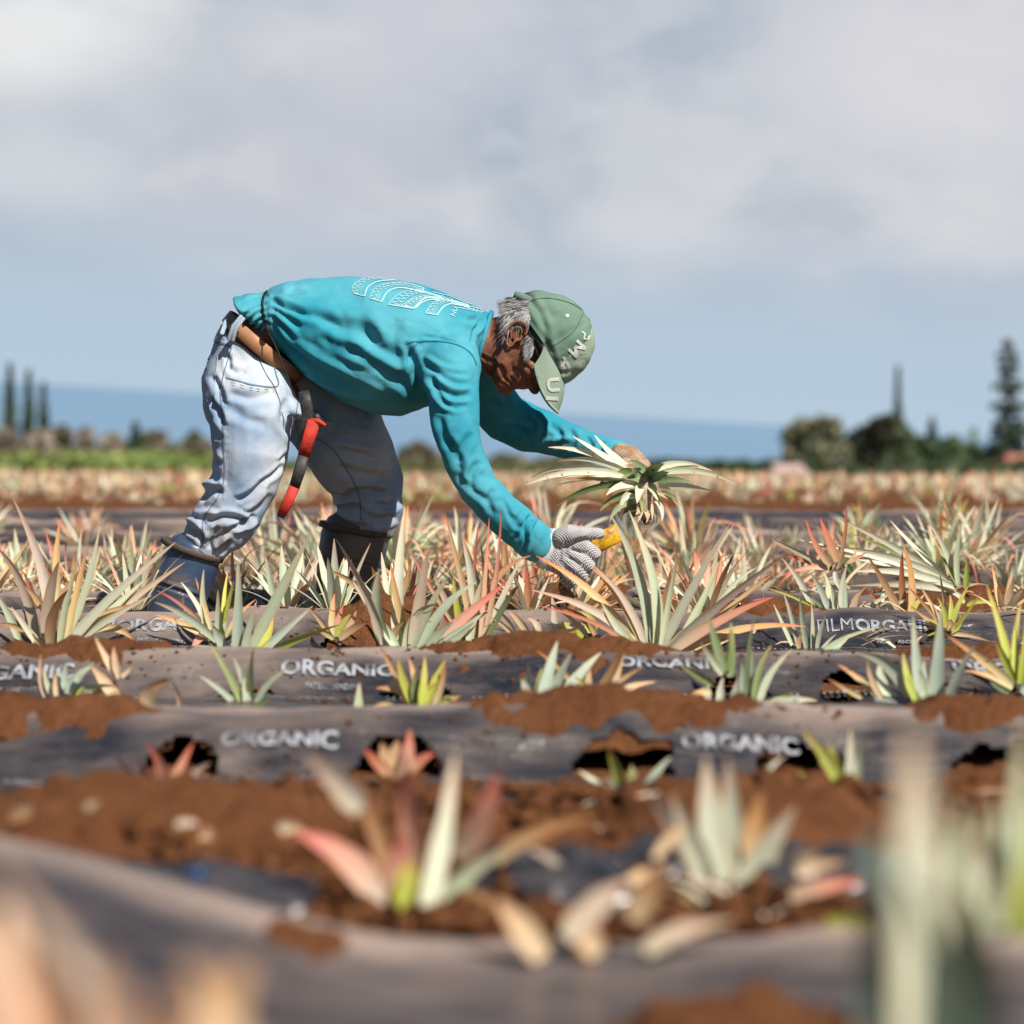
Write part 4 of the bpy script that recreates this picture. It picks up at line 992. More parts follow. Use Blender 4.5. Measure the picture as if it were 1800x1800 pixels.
# ------------------------------------------------------------------ pineapple plants
PAL = {  # base colour, middle, tip
 'g': ((.60, .67, .47), (.53, .61, .44), (.66, .52, .34)), 'w': ((.72, .75, .59), (.66, .70, .56), (.74, .55, .42)), 'b': ((.50, .61, .48), (.50, .60, .49), (.62, .61, .44)),
 'k': ((.12, .20, .08), (.15, .23, .09), (.36, .32, .12)), 'y': ((.42, .52, .09), (.58, .60, .14), (.70, .50, .16)), 'd': ((.26, .34, .16), (.25, .32, .15), (.40, .36, .18)),
 'o': ((.60, .58, .32), (.70, .47, .24), (.68, .25, .10)), 'p': ((.60, .52, .38), (.76, .38, .27), (.78, .16, .13)), 't': ((.70, .56, .38), (.74, .53, .33), (.60, .34, .18)), 'r': ((.42, .30, .16), (.52, .20, .12), (.60, .11, .09)), 'm': ((.62, .57, .44), (.61, .49, .40), (.58, .38, .26)),
 'n': ((.54, .40, .23), (.46, .25, .11), (.34, .15, .07)), 'q': ((.13, .20, .17), (.15, .23, .19), (.24, .31, .25)), 'f': ((.66, .44, .32), (.70, .48, .35), (.72, .52, .38))}
DRY = set('optrmnf')
lr = random.Random(11)
def leaf(mb, p0, p1, p2, w_, pal, side=None, n=10, vchan=.28, rng=lr, spine=False):
    cb, cm, ct = PAL[pal]; j = rng.uniform(.86, 1.14); jh = rng.uniform(-.02, .02); b0 = len(mb.v); tot = (p2-p0).length
    for i in range(n+1):
        t = i/n; p = p0*(1-t)**2 + p1*2*t*(1-t) + p2*t*t; tg = ((p1-p0)*(1-t)+(p2-p1)*t)
        if tg.length < 1e-6: tg = p2-p0
        tg.normalize()
        s = side if side is not None else Vector((0, 1, 0)).cross(tg)
        s = (s - tg*s.dot(tg)).normalized(); nr = tg.cross(s)
        ww = w_*(.62+.38*min(1, t/.22))*(1-max(0, (t-.22)/.78)**1.7)**.85 + .0006
        ww *= 1+.05*math.sin(t*17+b0)
        mid = p + nr*(vchan*ww)*(1-.4*t)
        tw = s*math.cos(.35*t)+nr*math.sin(.35*t*math.sin(b0))
        mb.v += [p-tw*ww, p-tw*ww*.5+nr*(vchan*ww*.75)*(1-.4*t), mid, p+tw*ww*.5+nr*(vchan*ww*.75)*(1-.4*t), p+tw*ww]
        a = min(1, t/.55); c_ = [cb[k]+(cm[k]-cb[k])*a for k in range(3)]
        if t > .55: a = ((t-.55)/.45)**1.3; c_ = [cm[k]+(ct[k]-cm[k])*a for k in range(3)]
        c_ = (min(.9, c_[0]*j+jh), min(.9, c_[1]*j), max(.01, c_[2]*j-jh))
        ed = (c_[0]*1.05, c_[1]*.86, c_[2]*.74)
        mb.c += [c4(ed), c4(c_), c4([q*1.05 for q in c_]), c4(c_), c4(ed)]
        if i:
            a = b0+5*i
            for q in range(4): mb.f.append((a-5+q, a-4+q, a+q+1, a+q))
def finish(root_pos, parts, label, group, cat='pineapple plant', name='pineapple_plant'):
    """parts: {'foliage': MB, 'dry_leaves': MB}"""
    parts = {k: v for k, v in parts.items() if v.v}
    root = empty(name, root_pos)
    for k, v in parts.items(): v.build(k, M['dry'] if k == 'dry_leaves' else M['leaf'], root)
    tag(root, label, cat, group); return root
GR = 'pineapple plants growing in the field rows'
def traced(label, d, leaves, conv, zr=.10, spread=1.0, seed=1, extra=0, base=None, exh=60, pals='gotw'):
    """leaves: (bx,by,cx,cy,tx,ty,width,palette) in crop pixels; conv: (x0,y0,scale)"""
    rng = random.Random(seed); x0, y0, s = conv; A = {'foliage': MB(), 'dry_leaves': MB()}; bs = []
    for i, (bx, by, cx, cy, tx, ty, w_, pal) in enumerate(leaves):
        f = lambda x, y: (x0+x*s, y0+y*s)
        db = rng.uniform(-.02, .02); hl = math.hypot(tx-bx, ty-by)*s*m_at(d); dt = rng.uniform(-.35, .35)*hl*.8 if i % 2 else rng.uniform(-.5, .1)*hl
        dt = max(-zr, min(zr, dt))
        b_ = P(*f(bx, by), d+db); t_ = P(*f(tx, ty), d+db+dt); c_ = P(*f(cx, cy), d+db+dt*.35)
        sd = Vector((0, 1, 0)).cross((t_-b_).normalized()).normalized() + Vector((0, rng.uniform(-.5, .5), 0))
        bs.append(b_); leaf(A['dry_leaves' if pal in DRY else 'foliage'], b_, c_, t_, w_*s*m_at(d)*.56, pal, sd, 12, rng=rng)
    c = sum(bs, Vector())/len(bs)
    if extra:
        for k in range(extra):
            a = rng.uniform(0, 2*math.pi); l_ = exh*m_at(d)*rng.uniform(.6, 1.1); e = rng.uniform(.2, 1.3)
            dr = Vector((math.cos(a)*math.cos(e), math.sin(a)*math.cos(e)*.8, math.sin(e))); p0 = c + Vector((math.cos(a), math.sin(a), 0))*.012; t_ = p0+dr*l_ - Vector((0, 0, .15*l_*math.cos(e))); c_ = p0 + dr*l_*.5 + Vector((0, 0, .12*l_))
            pal = rng.choice(pals); leaf(A['dry_leaves' if pal in DRY else 'foliage'], p0, c_, t_, .010+.004*rng.random(), pal, Vector((-math.sin(a), math.cos(a), 0)), 9, rng=rng)
    base_ = min(p.z for p in bs); return finish((c.x, c.y, base_), A, label, GR)
def rosette(mb_g, mb_d, c, rad_l, n, pals, rng, upright=.5, w_=.013, droop=.25, seg=7, aim=None):
    for k in range(n):
        t = k/max(1, n-1); a = k*2.4+rng.uniform(-.4, .4); e = (1.35-(1.0-upright*.5)*t*1.15)+rng.uniform(-.15, .15); l_ = rad_l*rng.uniform(.7, 1.05)*(1-.2*abs(t-.45))
        dr = Vector((math.cos(a)*math.cos(e), math.sin(a)*math.cos(e), math.sin(e)))
        if aim is not None: dr = (dr+aim).normalized()
        p0 = c + Vector((math.cos(a), math.sin(a), 0))*.010*(1+t); t_ = p0+dr*l_ - Vector((0, 0, droop*l_*math.cos(e))); c_ = p0 + dr*l_*.5 + Vector((0, 0, .10*l_*math.cos(e)))
        pal = rng.choice(pals); side = Vector((-math.sin(a), math.cos(a), 0))
        leaf(mb_d if pal in DRY else mb_g, p0, c_, t_, w_*rng.uniform(.75, 1.15), pal, side, seg, rng=rng)
def plant(label, px, py, d, hpx, n, pals, seed, upright=.6, w_=.012, droop=.2, aim=None):
    rng = random.Random(seed); A = {'foliage': MB(), 'dry_leaves': MB()}; c = P(px, py, d)
    rosette(A['foliage'], A['dry_leaves'], c, hpx*m_at(d), n, pals, rng, upright, w_, droop, 10, aim)
    return finish(c, A, label, GR)
ZA = (0, 880, 1/3); ZB = (600, 880, 1/3); ZC = (1200, 880, 1/3); ZD = (940, 900, .26667); ZE = (1350, 870, .25); ZF = (580, 860, .22222); ZL = (0, 1300, .5); ZR = (900, 1300, .5)
traced('big pineapple plant at the left edge with thick pale leaves arching over the mulch', 5.38, [
 (190, 770, 170, 450, -20, 240, 62, 'm'), (100, 740, 60, 600, -40, 470, 42, 'g'), (245, 770, 240, 500, 310, 320, 62, 'm'), (250, 560, 240, 320, 70, -10, 50, 'm'), (270, 780, 240, 600, 360, 470, 55, 'n'), (300, 790, 470, 480, 530, 240, 38, 'g'), (320, 800, 520, 540, 925, 220, 48, 'w'), (330, 800, 620, 560, 975, 325, 50, 'm'),
 (340, 770, 400, 480, 465, 230, 36, 'o'), (400, 690, 560, 560, 740, 550, 34, 'o'), (480, 690, 620, 630, 718, 748, 40, 'o'), (300, 560, 285, 300, 318, 98, 40, 'o'), (240, 600, 190, 500, 130, 450, 34, 'o'), (400, 790, 470, 730, 540, 740, 60, 'y'), (350, 720, 470, 480, 525, 140, 36, 'g'), (310, 800, 340, 500, 420, 300, 40, 'g'), (240, 790, 150, 700, 60, 560, 36, 'w'), (340, 800, 560, 600, 760, 420, 44, 'g'), (230, 780, 100, 640, -10, 650, 34, 'o'), (360, 780, 520, 640, 800, 500, 36, 'w')], ZA, seed=2)
traced('tall pale pineapple plant right of the near boot with one long slanting leaf', 5.40, [
 (1240, 830, 1265, 600, 1255, 305, 50, 'b'), (1290, 830, 1300, 700, 1345, 550, 42, 'g'), (1310, 830, 1440, 540, 1640, 170, 58, 'g'), (1340, 835, 1480, 700, 1650, 555, 42, 'b'), (1370, 835, 1560, 720, 1790, 655, 36, 'y'), (1330, 830, 1420, 740, 1440, 620, 44, 'y'), (1200, 800, 1050, 760, 915, 785, 28, 'b'), (1450, 520, 1420, 420, 1400, 290, 34, 'g'), (1200, 820, 1150, 700, 1120, 660, 50, 'b')], ZA, seed=3)
traced('pineapple plant with narrow yellow edged leaves in front of the near boot', 5.44, [
 (1140, 745, 1000, 590, 815, 535, 38, 'g'), (1110, 735, 980, 640, 815, 600, 34, 'o'), (1110, 720, 1020, 560, 830, 475, 26, 'p'), (1120, 700, 1040, 530, 955, 430, 26, 'g'), (1090, 700, 1055, 530, 1075, 362, 28, 'g'), (1110, 680, 1080, 540, 1030, 405, 24, 'o'), (1165, 700, 1200, 540, 1235, 420, 26, 'y'), (1180, 700, 1170, 540, 1200, 380, 22, 'y'), (1150, 700, 1030, 680, 1010, 830, 44, 'p'), (1190, 720, 1240, 600, 1350, 520, 22, 'o'), (1150, 720, 1150, 600, 1150, 470, 30, 'g'), (1100, 700, 960, 640, 965, 500, 20, 'm'), (1160, 740, 1190, 640, 1180, 560, 30, 'w')], ZA, seed=4)
traced('small green pineapple plant set low in the torn film below the tall pale one', 4.49, [
 (1300, 1125, 1240, 960, 1105, 750, 36, 'd'), (1315, 1125, 1290, 920, 1230, 830, 34, 'b'), (1320, 1120, 1310, 950, 1335, 780, 34, 'd'), (1340, 1120, 1370, 960, 1530, 880, 32, 'b'), (1280, 1110, 1180, 1000, 1055, 925, 30, 'b'), (1350, 1120, 1380, 1060, 1430, 1035, 40, 'd'), (1300, 1125, 1240, 1060, 1180, 1040, 34, 'd'), (1320, 1125, 1290, 1020, 1285, 930, 40, 'b')], ZA, seed=5)
traced('broken pale and dried pineapple plant lying low at the left on torn film', 4.53, [
 (240, 1035, 200, 940, 215, 810, 26, 't'), (280, 1035, 240, 970, 230, 880, 26, 'g'), (300, 1030, 280, 960, 300, 900, 22, 't'), (360, 1020, 380, 930, 500, 850, 50, 'b'), (350, 1000, 330, 930, 350, 860, 36, 'b'), (360, 1030, 440, 980, 560, 1010, 34, 'y'), (430, 1020, 480, 960, 620, 980, 34, 'g'), (640, 1090, 560, 960, 480, 870, 60, 't'), (620, 940, 560, 830, 500, 720, 34, 't'), (625, 930, 600, 840, 600, 770, 34, 't'), (640, 930, 680, 900, 700, 870, 22, 't'), (400, 960, 420, 900, 480, 880, 40, 'b')], ZA, seed=6)
traced('single dry cream leaf standing in the film left of the small green plant', 4.45, [(820, 1150, 700, 1000, 915, 940, 80, 't'), (800, 1140, 740, 1080, 735, 1030, 50, 'm'), (930, 1130, 970, 1040, 905, 950, 22, 't')], ZA, seed=7)
traced('small orange tipped pineapple plant on soil right of the near boot', 5.40, [
 (1750, 720, 1680, 620, 1630, 565, 26, 'o'), (1760, 720, 1740, 600, 1765, 490, 34, 'o'), (1780, 720, 1800, 640, 1850, 600, 40, 'y'), (1760, 730, 1700, 680, 1640, 670, 28, 'o'), (1790, 730, 1880, 650, 1950, 640, 36, 'n'), (1770, 730, 1780, 600, 1815, 540, 28, 'p'), (1800, 730, 1850, 660, 1880, 580, 34, 't')], ZA, seed=8)
traced('big pale pineapple plant in the middle of the front row with broad upright leaves', 5.40, [
 (250, 800, 150, 600, 200, 360, 75, 'g'), (300, 790, 280, 500, 335, 30, 62, 'w'), (370, 760, 420, 500, 460, 250, 55, 'm'), (400, 800, 520, 520, 715, 430, 52, 'b'), (430, 810, 600, 650, 870, 430, 60, 'p'), (440, 820, 620, 700, 750, 590, 50, 'b'), (220, 760, 160, 500, -30, 200, 40, 'm'), (180, 560, 80, 420, -60, 370, 38, 'o'), (330, 780, 360, 540, 530, 545, 34, 'g'), (310, 800, 200, 640, 60, 420, 44, 'g'), (360, 810, 430, 600, 560, 400, 50, 'g'), (300, 810, 230, 760, 180, 680, 60, 'g'), (420, 810, 500, 700, 590, 640, 50, 'g'), (340, 700, 290, 560, 260, 330, 40, 'o'), (280, 810, 240, 700, 330, 640, 46, 't'), (480, 820, 600, 740, 700, 640, 44, 'g')], ZB, seed=9)
traced('pineapple plant with red and brown upright leaves under the bending arm', 5.45, [
 (700, 730, 660, 500, 545, 60, 34, 't'), (720, 740, 700, 400, 640, 200, 50, 'w'), (730, 740, 760, 420, 780, 90, 26, 'p'), (740, 745, 830, 480, 845, 30, 26, 'p'), (750, 740, 820, 560, 950, 300, 34, 'w'), (690, 730, 690, 420, 720, 140, 26, 'r'), (650, 720, 560, 560, 490, 390, 38, 'm'), (680, 740, 640, 600, 560, 340, 30, 'g'), (760, 740, 880, 500, 935, 450, 28, 'd'), (740, 600, 800, 340, 1000, 290, 30, 'n'), (640, 700, 600, 560, 590, 400, 34, 'y'), (670, 740, 700, 560, 740, 420, 44, 'g'), (780, 740, 900, 740, 950, 700, 26, 'w'), (620, 690, 500, 520, 350, 240, 22, 'p'), (715, 740, 730, 560, 700, 430, 40, 'n'), (640, 740, 560, 640, 540, 600, 36, 'r')], ZB, seed=10)
traced('very large spreading pineapple plant right of centre with arching orange tipped leaves', 5.37, [
 (760, 860, 740, 400, 500, 20, 62, 'g'), (800, 880, 860, 500, 620, -10, 70, 'g'), (820, 900, 860, 600, 900, 370, 62, 'n'), (840, 900, 960, 620, 1285, 80, 60, 'w'), (870, 930, 1150, 640, 1670, 265, 66, 'm'), (900, 940, 1100, 640, 1210, 330, 50, 'g'), (880, 940, 1250, 660, 1580, 560, 60, 'p'), (960, 950, 1300, 700, 1790, 755, 54, 'o'), (740, 930, 620, 560, 370, 360, 64, 'o'), (700, 930, 430, 480, 10, 290, 52, 'o'), (740, 920, 640, 560, 380, 350, 44, 'm'), (720, 930, 500, 620, -20, 515, 54, 'm'), (700, 940, 560, 800, 440, 600, 60, 'g'), (790, 900, 780, 700, 760, 560, 50, 'b'), (1130, 780, 1300, 600, 1570, 410, 36, 'o'), (860, 940, 1000, 760, 1150, 700, 60, 'g'), (780, 920, 700, 820, 600, 760, 50, 'g'), (980, 950, 1180, 840, 1330, 800, 50, 't'), (640, 880, 420, 700, 30, 620, 26, 'r'), (830, 900, 900, 500, 940, 300, 34, 'g')], ZD, seed=12)
traced('fallen pineapple plant with cream leaves lying towards a red leaved top', 6.30, [
 (1330, 650, 1100, 560, 480, 350, 44, 'w'), (1330, 660, 1000, 500, 590, 540, 50, 'w'), (1320, 670, 1000, 600, 560, 640, 54, 'w'), (1300, 640, 1000, 400, 490, 165, 50, 'w'), (1280, 600, 1050, 400, 860, 180, 36, 'w'), (1290, 620, 1000, 430, 580, 270, 34, 'k'), (1340, 640, 1280, 400, 1130, 190, 44, 'w'), (1340, 640, 1260, 480, 1190, 350, 34, 'd'), (1320, 680, 1000, 640, 600, 720, 40, 'b'), (1340, 650, 1300, 400, 1370, 180, 36, 'g'), (1390, 660, 1400, 520, 1400, 440, 34, 'y'), (1250, 600, 900, 380, 270, 355, 40, 'w'), (1300, 650, 1100, 500, 220, 315, 30, 'w'), (1180, 560, 800, 470, 500, 420, 44, 'w'), (1400, 780, 1460, 720, 1620, 770, 34, 'y'), (1380, 760, 1340, 660, 1200, 690, 30, 'g')], ZE, seed=13, zr=.15)
traced('red and dark leaved pineapple top at the left end of the fallen plant', 6.22, [
 (440, 500, 330, 380, 265, 170, 40, 'r'), (490, 470, 430, 330, 365, 160, 54, 'r'), (400, 500, 200, 400, 10, 300, 34, 'g'), (430, 520, 300, 480, 120, 560, 30, 'p'), (500, 480, 560, 260, 550, 100, 24, 'r'), (560, 480, 600, 460, 700, 400, 22, 'p'), (380, 520, 260, 440, 130, 430, 34, 'r'), (520, 500, 600, 480, 600, 660, 36, 'k'), (480, 520, 520, 440, 540, 400, 30, 'n'), (450, 520, 380, 500, 330, 480, 40, 'k'), (470, 540, 470, 620, 540, 700, 30, 'w'), (540, 500, 640, 400, 610, 380, 18, 'o')], ZE, seed=14)
traced('pineapple plant with two tall rust red leaves in front of the fallen plant', 5.75, [
 (960, 835, 930, 600, 945, 400, 46, 'r'), (1000, 835, 1050, 600, 940, 320, 50, 'n'), (930, 835, 840, 640, 700, 430, 46, 'n'), (820, 830, 900, 740, 1060, 720, 26, 'g'), (780, 800, 760, 720, 710, 670, 30, 'r'), (1010, 830, 1040, 760, 1100, 700, 30, 'y')], ZE, seed=15)
traced('pale spiky pineapple plant behind the lettered film, left of the rust red leaves', 5.74, [
 (330, 820, 240, 600, 95, 440, 40, 'w'), (400, 830, 320, 740, 220, 660, 34, 'd'), (430, 820, 380, 660, 300, 550, 40, 'b'), (490, 840, 440, 640, 390, 540, 38, 'g'), (520, 830, 500, 640, 560, 480, 38, 'w'), (545, 840, 545, 700, 545, 600, 26, 'b'), (590, 835, 600, 740, 650, 680, 44, 'm'), (680, 840, 740, 740, 900, 680, 26, 'g'), (380, 830, 200, 700, 0, 660, 26, 'y'), (420, 830, 300, 800, 180, 780, 20, 't'), (700, 470, 560, 560, 500, 700, 18, 't'), (470, 830, 470, 700, 440, 620, 30, 'g'), (560, 830, 620, 700, 700, 640, 18, 't')], ZE, seed=16)
traced('thin pale pineapple shoots standing before the lettered film at the right', 5.44, [
 (170, 1060, 110, 920, 40, 770, 28, 'g'), (210, 1070, 170, 850, 110, 690, 28, 'g'), (270, 1090, 240, 900, 225, 700, 34, 'b'), (310, 1110, 320, 900, 305, 760, 28, 'g'), (340, 1110, 360, 940, 410, 840, 28, 'b'), (370, 1120, 470, 1000, 780, 930, 32, 'g'), (390, 1130, 500, 1060, 580, 980, 44, 'g'), (360, 1110, 420, 1020, 480, 980, 22, 'w'), (220, 1080, 210, 1020, 240, 970, 30, 'n'), (400, 1130, 300, 1100, 200, 1090, 30, 'd')], ZE, seed=17)
traced('dense yellow green spiny pineapple plant behind the lettered film', 5.50, [
 (1250, 960, 1260, 800, 1190, 720, 34, 'y'), (1280, 950, 1330, 760, 1410, 640, 34, 'y'), (1240, 940, 1160, 780, 1070, 640, 26, 't'), (1260, 960, 1150, 820, 980, 640, 26, 'n'), (1270, 950, 1300, 800, 1280, 700, 34, 'y'), (1300, 960, 1400, 840, 1500, 680, 24, 'y'), (1250, 960, 1130, 880, 1000, 780, 28, 'o'), (1280, 970, 1380, 900, 1350, 840, 36, 'y'), (1230, 970, 1150, 900, 1100, 960, 30, 't'), (1290, 980, 1400, 970, 1560, 1030, 26, 't'), (1260, 980, 1180, 960, 1120, 990, 34, 'y'), (1270, 900, 1230, 700, 1210, 560, 20, 't')], ZE, seed=18, extra=6, exh=40, pals='yyt')
traced('pale blue green pineapple plant with one broad drooping leaf on the right', 4.47, [
 (1080, 1460, 1040, 1200, 1020, 850, 70, 'b'), (1170, 1470, 1200, 1200, 1215, 800, 90, 'b'), (1260, 1480, 1300, 1300, 1450, 1060, 66, 'b'), (1000, 1420, 880, 1140, 620, 1110, 90, 'b'), (1040, 1450, 960, 1250, 950, 1110, 60, 'y'), (900, 1480, 780, 1410, 660, 1440, 70, 'b'), (860, 1420, 760, 1280, 790, 1170, 70, 'g'), (760, 1400, 640, 1280, 490, 1190, 40, 'o'), (800, 1430, 700, 1280, 700, 1160, 40, 't'), (660, 1430, 540, 1360, 420, 1290, 30, 'o'), (1140, 1470, 1080, 1300, 1100, 1160, 60, 'b'), (1100, 1440, 1100, 1300, 1060, 1230, 50, 'g'), (1380, 1480, 1400, 1420, 1440, 1380, 20, 'g')], ZE, seed=19)
traced('bright green pineapple plant at the right edge with yellow lower leaves', 4.57, [
 (1740, 1330, 1660, 1000, 1540, 640, 56, 'y'), (1760, 1320, 1700, 1100, 1780, 750, 60, 'y'), (1770, 1330, 1830, 1050, 1820, 760, 50, 'y'), (1720, 1340, 1560, 1180, 1250, 980, 60, 'o'), (1720, 1360, 1600, 1260, 1390, 1235, 44, 'o'), (1740, 1330, 1640, 1100, 1600, 1020, 46, 'y'), (1700, 1390, 1620, 1360, 1560, 1310, 36, 'd'), (1780, 1330, 1860, 1100, 1900, 900, 50, 'd'), (1700, 1370, 1600, 1200, 1540, 1140, 40, 'd'), (1790, 1400, 1840, 1340, 1850, 1290, 70, 'b')], ZE, seed=20)
traced('dark and pale green pineapple plant on red soil right of centre', 4.49, [
 (220, 900, 180, 760, 130, 600, 44, 'd'), (250, 930, 260, 780, 255, 640, 44, 'd'), (210, 920, 150, 820, 95, 750, 34, 'g'), (160, 970, 80, 920, -20, 865, 44, 'd'), (330, 1080, 370, 900, 360, 760, 44, 'b'), (380, 1090, 380, 880, 470, 760, 34, 'd'), (400, 1090, 430, 900, 580, 785, 36, 'g'), (430, 1090, 540, 1030, 710, 1055, 44, 'g'), (420, 1090, 480, 1030, 590, 1010, 40, 'd'), (450, 1110, 500, 1130, 600, 1140, 36, 'd'), (160, 1130, 110, 1000, 130, 920, 40, 'w'), (200, 1130, 190, 1000, 215, 930, 40, 'w'), (260, 1140, 270, 1000, 300, 920, 44, 'w'), (360, 1100, 320, 1120, 310, 1150, 30, 't'), (350, 1080, 320, 900, 380, 600, 24, 'd'), (320, 1080, 300, 950, 310, 850, 50, 'b'), (150, 1010, 90, 1000, 30, 1030, 30, 'o'), (240, 900, 260, 820, 255, 680, 34, 'k')], ZC, seed=21)
traced('small pale blue green pineapple plant on the red heap in the middle', 4.47, [
 (980, 1080, 990, 960, 985, 860, 50, 'b'), (1050, 1095, 1090, 900, 1140, 740, 60, 'b'), (1090, 1100, 1130, 950, 1215, 800, 50, 'b'), (1150, 1095, 1210, 940, 1370, 800, 64, 'b'), (1010, 1090, 970, 980, 950, 940, 50, 'b'), (1180, 1100, 1230, 1020, 1240, 960, 60, 'b'), (1060, 1090, 1030, 980, 1060, 880, 46, 'd')], ZB, seed=22)
traced('dry orange leaved pineapple plant beside the pale blue green one', 4.51, [
 (1300, 1050, 1300, 940, 1310, 880, 40, 't'), (1290, 1050, 1190, 900, 1030, 790, 30, 'o'), (1350, 1030, 1430, 900, 1510, 750, 50, 'n'), (1430, 1020, 1450, 900, 1500, 760, 40, 't'), (1360, 1040, 1430, 960, 1600, 870, 34, 't'), (1430, 1035, 1500, 970, 1660, 955, 34, 't'), (1320, 1050, 1300, 980, 1230, 930, 34, 'y'), (1340, 1050, 1400, 940, 1440, 850, 34, 'o')], ZB, seed=23)
traced('bushy yellow green pineapple plant with orange tips in the torn hole left of centre', 4.48, [
 (360, 1080, 280, 900, 205, 770, 34, 'o'), (380, 1080, 310, 930, 300, 830, 40, 'y'), (400, 1090, 400, 940, 355, 830, 34, 't'), (420, 1090, 440, 960, 440, 820, 44, 'y'), (450, 1090, 480, 960, 550, 840, 50, 'y'), (480, 1100, 540, 980, 550, 850, 34, 'o'), (380, 1060, 290, 970, 180, 990, 34, 'o'), (500, 1100, 600, 1030, 560, 1110, 60, 'y'), (340, 1130, 280, 1070, 250, 1130, 44, 'y'), (280, 1080, 220, 1060, 150, 1100, 30, 'o'), (540, 1040, 600, 1050, 630, 1025, 26, 'o'), (410, 1090, 380, 1000, 390, 900, 50, 'd'), (430, 1090, 460, 1020, 500, 960, 60, 'y')], ZB, seed=24)
traced('lone narrow pale leaf standing in the film left of the yellow green plant', 4.45, [(90, 1155, 90, 1060, 95, 960, 44, 'g'), (70, 1155, 60, 1130, 66, 1100, 30, 'g')], ZB, seed=25)
traced('row of dried curled brown leaves on the film in the middle of the picture', 5.44, [
 (920, 735, 880, 620, 800, 560, 34, 'm'), (1000, 725, 920, 600, 880, 580, 34, 't'), (1030, 735, 1060, 640, 980, 620, 34, 'm'), (1130, 715, 1130, 600, 1110, 500, 40, 'm'), (1350, 760, 1420, 700, 1480, 660, 34, 'm'), (1270, 730, 1150, 640, 1160, 660, 60, 'y'), (1300, 720, 1180, 560, 1020, 515, 20, 't'), (1320, 700, 1330, 620, 1240, 590, 60, 'y'), (1160, 700, 1240, 690, 1280, 640, 30, 't'), (930, 735, 850, 640, 790, 620, 24, 't'), (1340, 710, 1300, 600, 1150, 560, 34, 'n'), (1180, 720, 1210, 620, 1290, 660, 24, 'm')], ZB, seed=26)
traced('blurred red leaved pineapple plant with five broad leaves in the lower middle', 2.50, [
 (1360, 600, 1250, 380, 1040, 330, 100, 'p'), (1420, 610, 1350, 400, 1260, 180, 60, 'n'), (1450, 590, 1470, 300, 1400, 30, 100, 'p'), (1500, 590, 1560, 380, 1600, 50, 70, 'w'), (1590, 410, 1700, 330, 1750, 110, 110, 'p'), (1540, 600, 1620, 460, 1810, 370, 60, 'g'), (1600, 620, 1680, 560, 1740, 540, 100, 'o'), (1560, 610, 1600, 540, 1660, 500, 110, 'g'), (1320, 600, 1260, 500, 1180, 440, 44, 'y'), (1270, 250, 1180, 130, 1080, 50, 90, 'm'), (1400, 590, 1380, 440, 1430, 330, 80, 'p'), (1440, 600, 1430, 500, 1440, 420, 90, 'y')], ZL, seed=27, zr=.05)
traced('small blurred red pineapple plant in a torn hole at lower left', 3.63, [
 (575, 200, 590, 100, 515, 10, 40, 'r'), (580, 200, 620, 120, 680, 10, 34, 'p'), (560, 200, 520, 130, 490, 70, 36, 'p'), (530, 210, 490, 190, 460, 175, 34, 'p'), (600, 190, 660, 120, 740, 80, 30, 'm'), (560, 200, 440, 120, 400, 30, 34, 'm'), (570, 205, 560, 150, 580, 100, 44, 't')], ZL, seed=28)
traced('blurred pink and cream pineapple plant in the torn hole above the red leaved one', 3.63, [
 (1390, 140, 1360, 80, 1340, 10, 60, 't'), (1410, 150, 1440, 60, 1440, -40, 60, 'p'), (1400, 145, 1320, 80, 1280, 30, 40, 'r'), (1430, 130, 1470, 60, 1530, 50, 40, 'r'), (1400, 150, 1380, 60, 1400, 0, 60, 't')], ZL, seed=29)
traced('blurred small green pineapple plant in a dark hole in the lower middle', 3.61, [
 (410, 225, 370, 120, 340, 30, 44, 'y'), (430, 235, 430, 160, 420, 90, 54, 'd'), (460, 230, 480, 130, 560, 60, 34, 'b'), (400, 230, 320, 160, 235, 110, 26, 'g'), (420, 235, 390, 180, 330, 130, 34, 'b'), (440, 235, 500, 200, 530, 150, 34, 'g')], ZR, seed=30)
traced('blurred yellow green pineapple plant in a dark hole at lower right', 3.61, [
 (1180, 200, 1130, 80, 1020, -40, 50, 'y'), (1190, 205, 1190, 60, 1190, -40, 40, 'w'), (1210, 200, 1220, 80, 1240, -10, 30, 'g'), (1160, 200, 1080, 150, 1000, 110, 26, 'y'), (1170, 200, 1130, 100, 1120, 10, 44, 'y'), (1180, 200, 1160, 120, 1080, 80, 34, 'g')], ZR, seed=31)
traced('blurred broad pale pineapple plant on soil right of the red leaved one', 2.62, [
 (690, 520, 640, 380, 560, 190, 80, 'w'), (740, 570, 700, 330, 680, 60, 110, 'w'), (770, 580, 780, 330, 760, 60, 90, 'w'), (800, 590, 860, 420, 1000, 230, 110, 'w'), (850, 590, 950, 540, 1070, 490, 60, 'g'), (700, 540, 560, 270, 480, 180, 70, 'm'), (930, 490, 1000, 410, 1100, 380, 60, 't'), (840, 420, 850, 300, 880, 180, 70, 'n'), (900, 500, 1080, 500, 1200, 450, 60, 'p'), (740, 580, 680, 480, 620, 420, 80, 'g')], ZR, seed=32, zr=.05)
traced('two blurred dry orange leaves forming a low V in the bottom middle', 2.15, [
 (110, 770, 30, 640, -60, 560, 90, 't'), (290, 770, 250, 720, 300, 660, 110, 'p'), (190, 700, 300, 560, 400, 500, 90, 'm'), (430, 640, 480, 520, 540, 430, 90, 'n'), (300, 760, 260, 680, 250, 650, 80, 't'), (470, 750, 560, 650, 780, 640, 60, 'm')], ZR, seed=33, zr=.04)
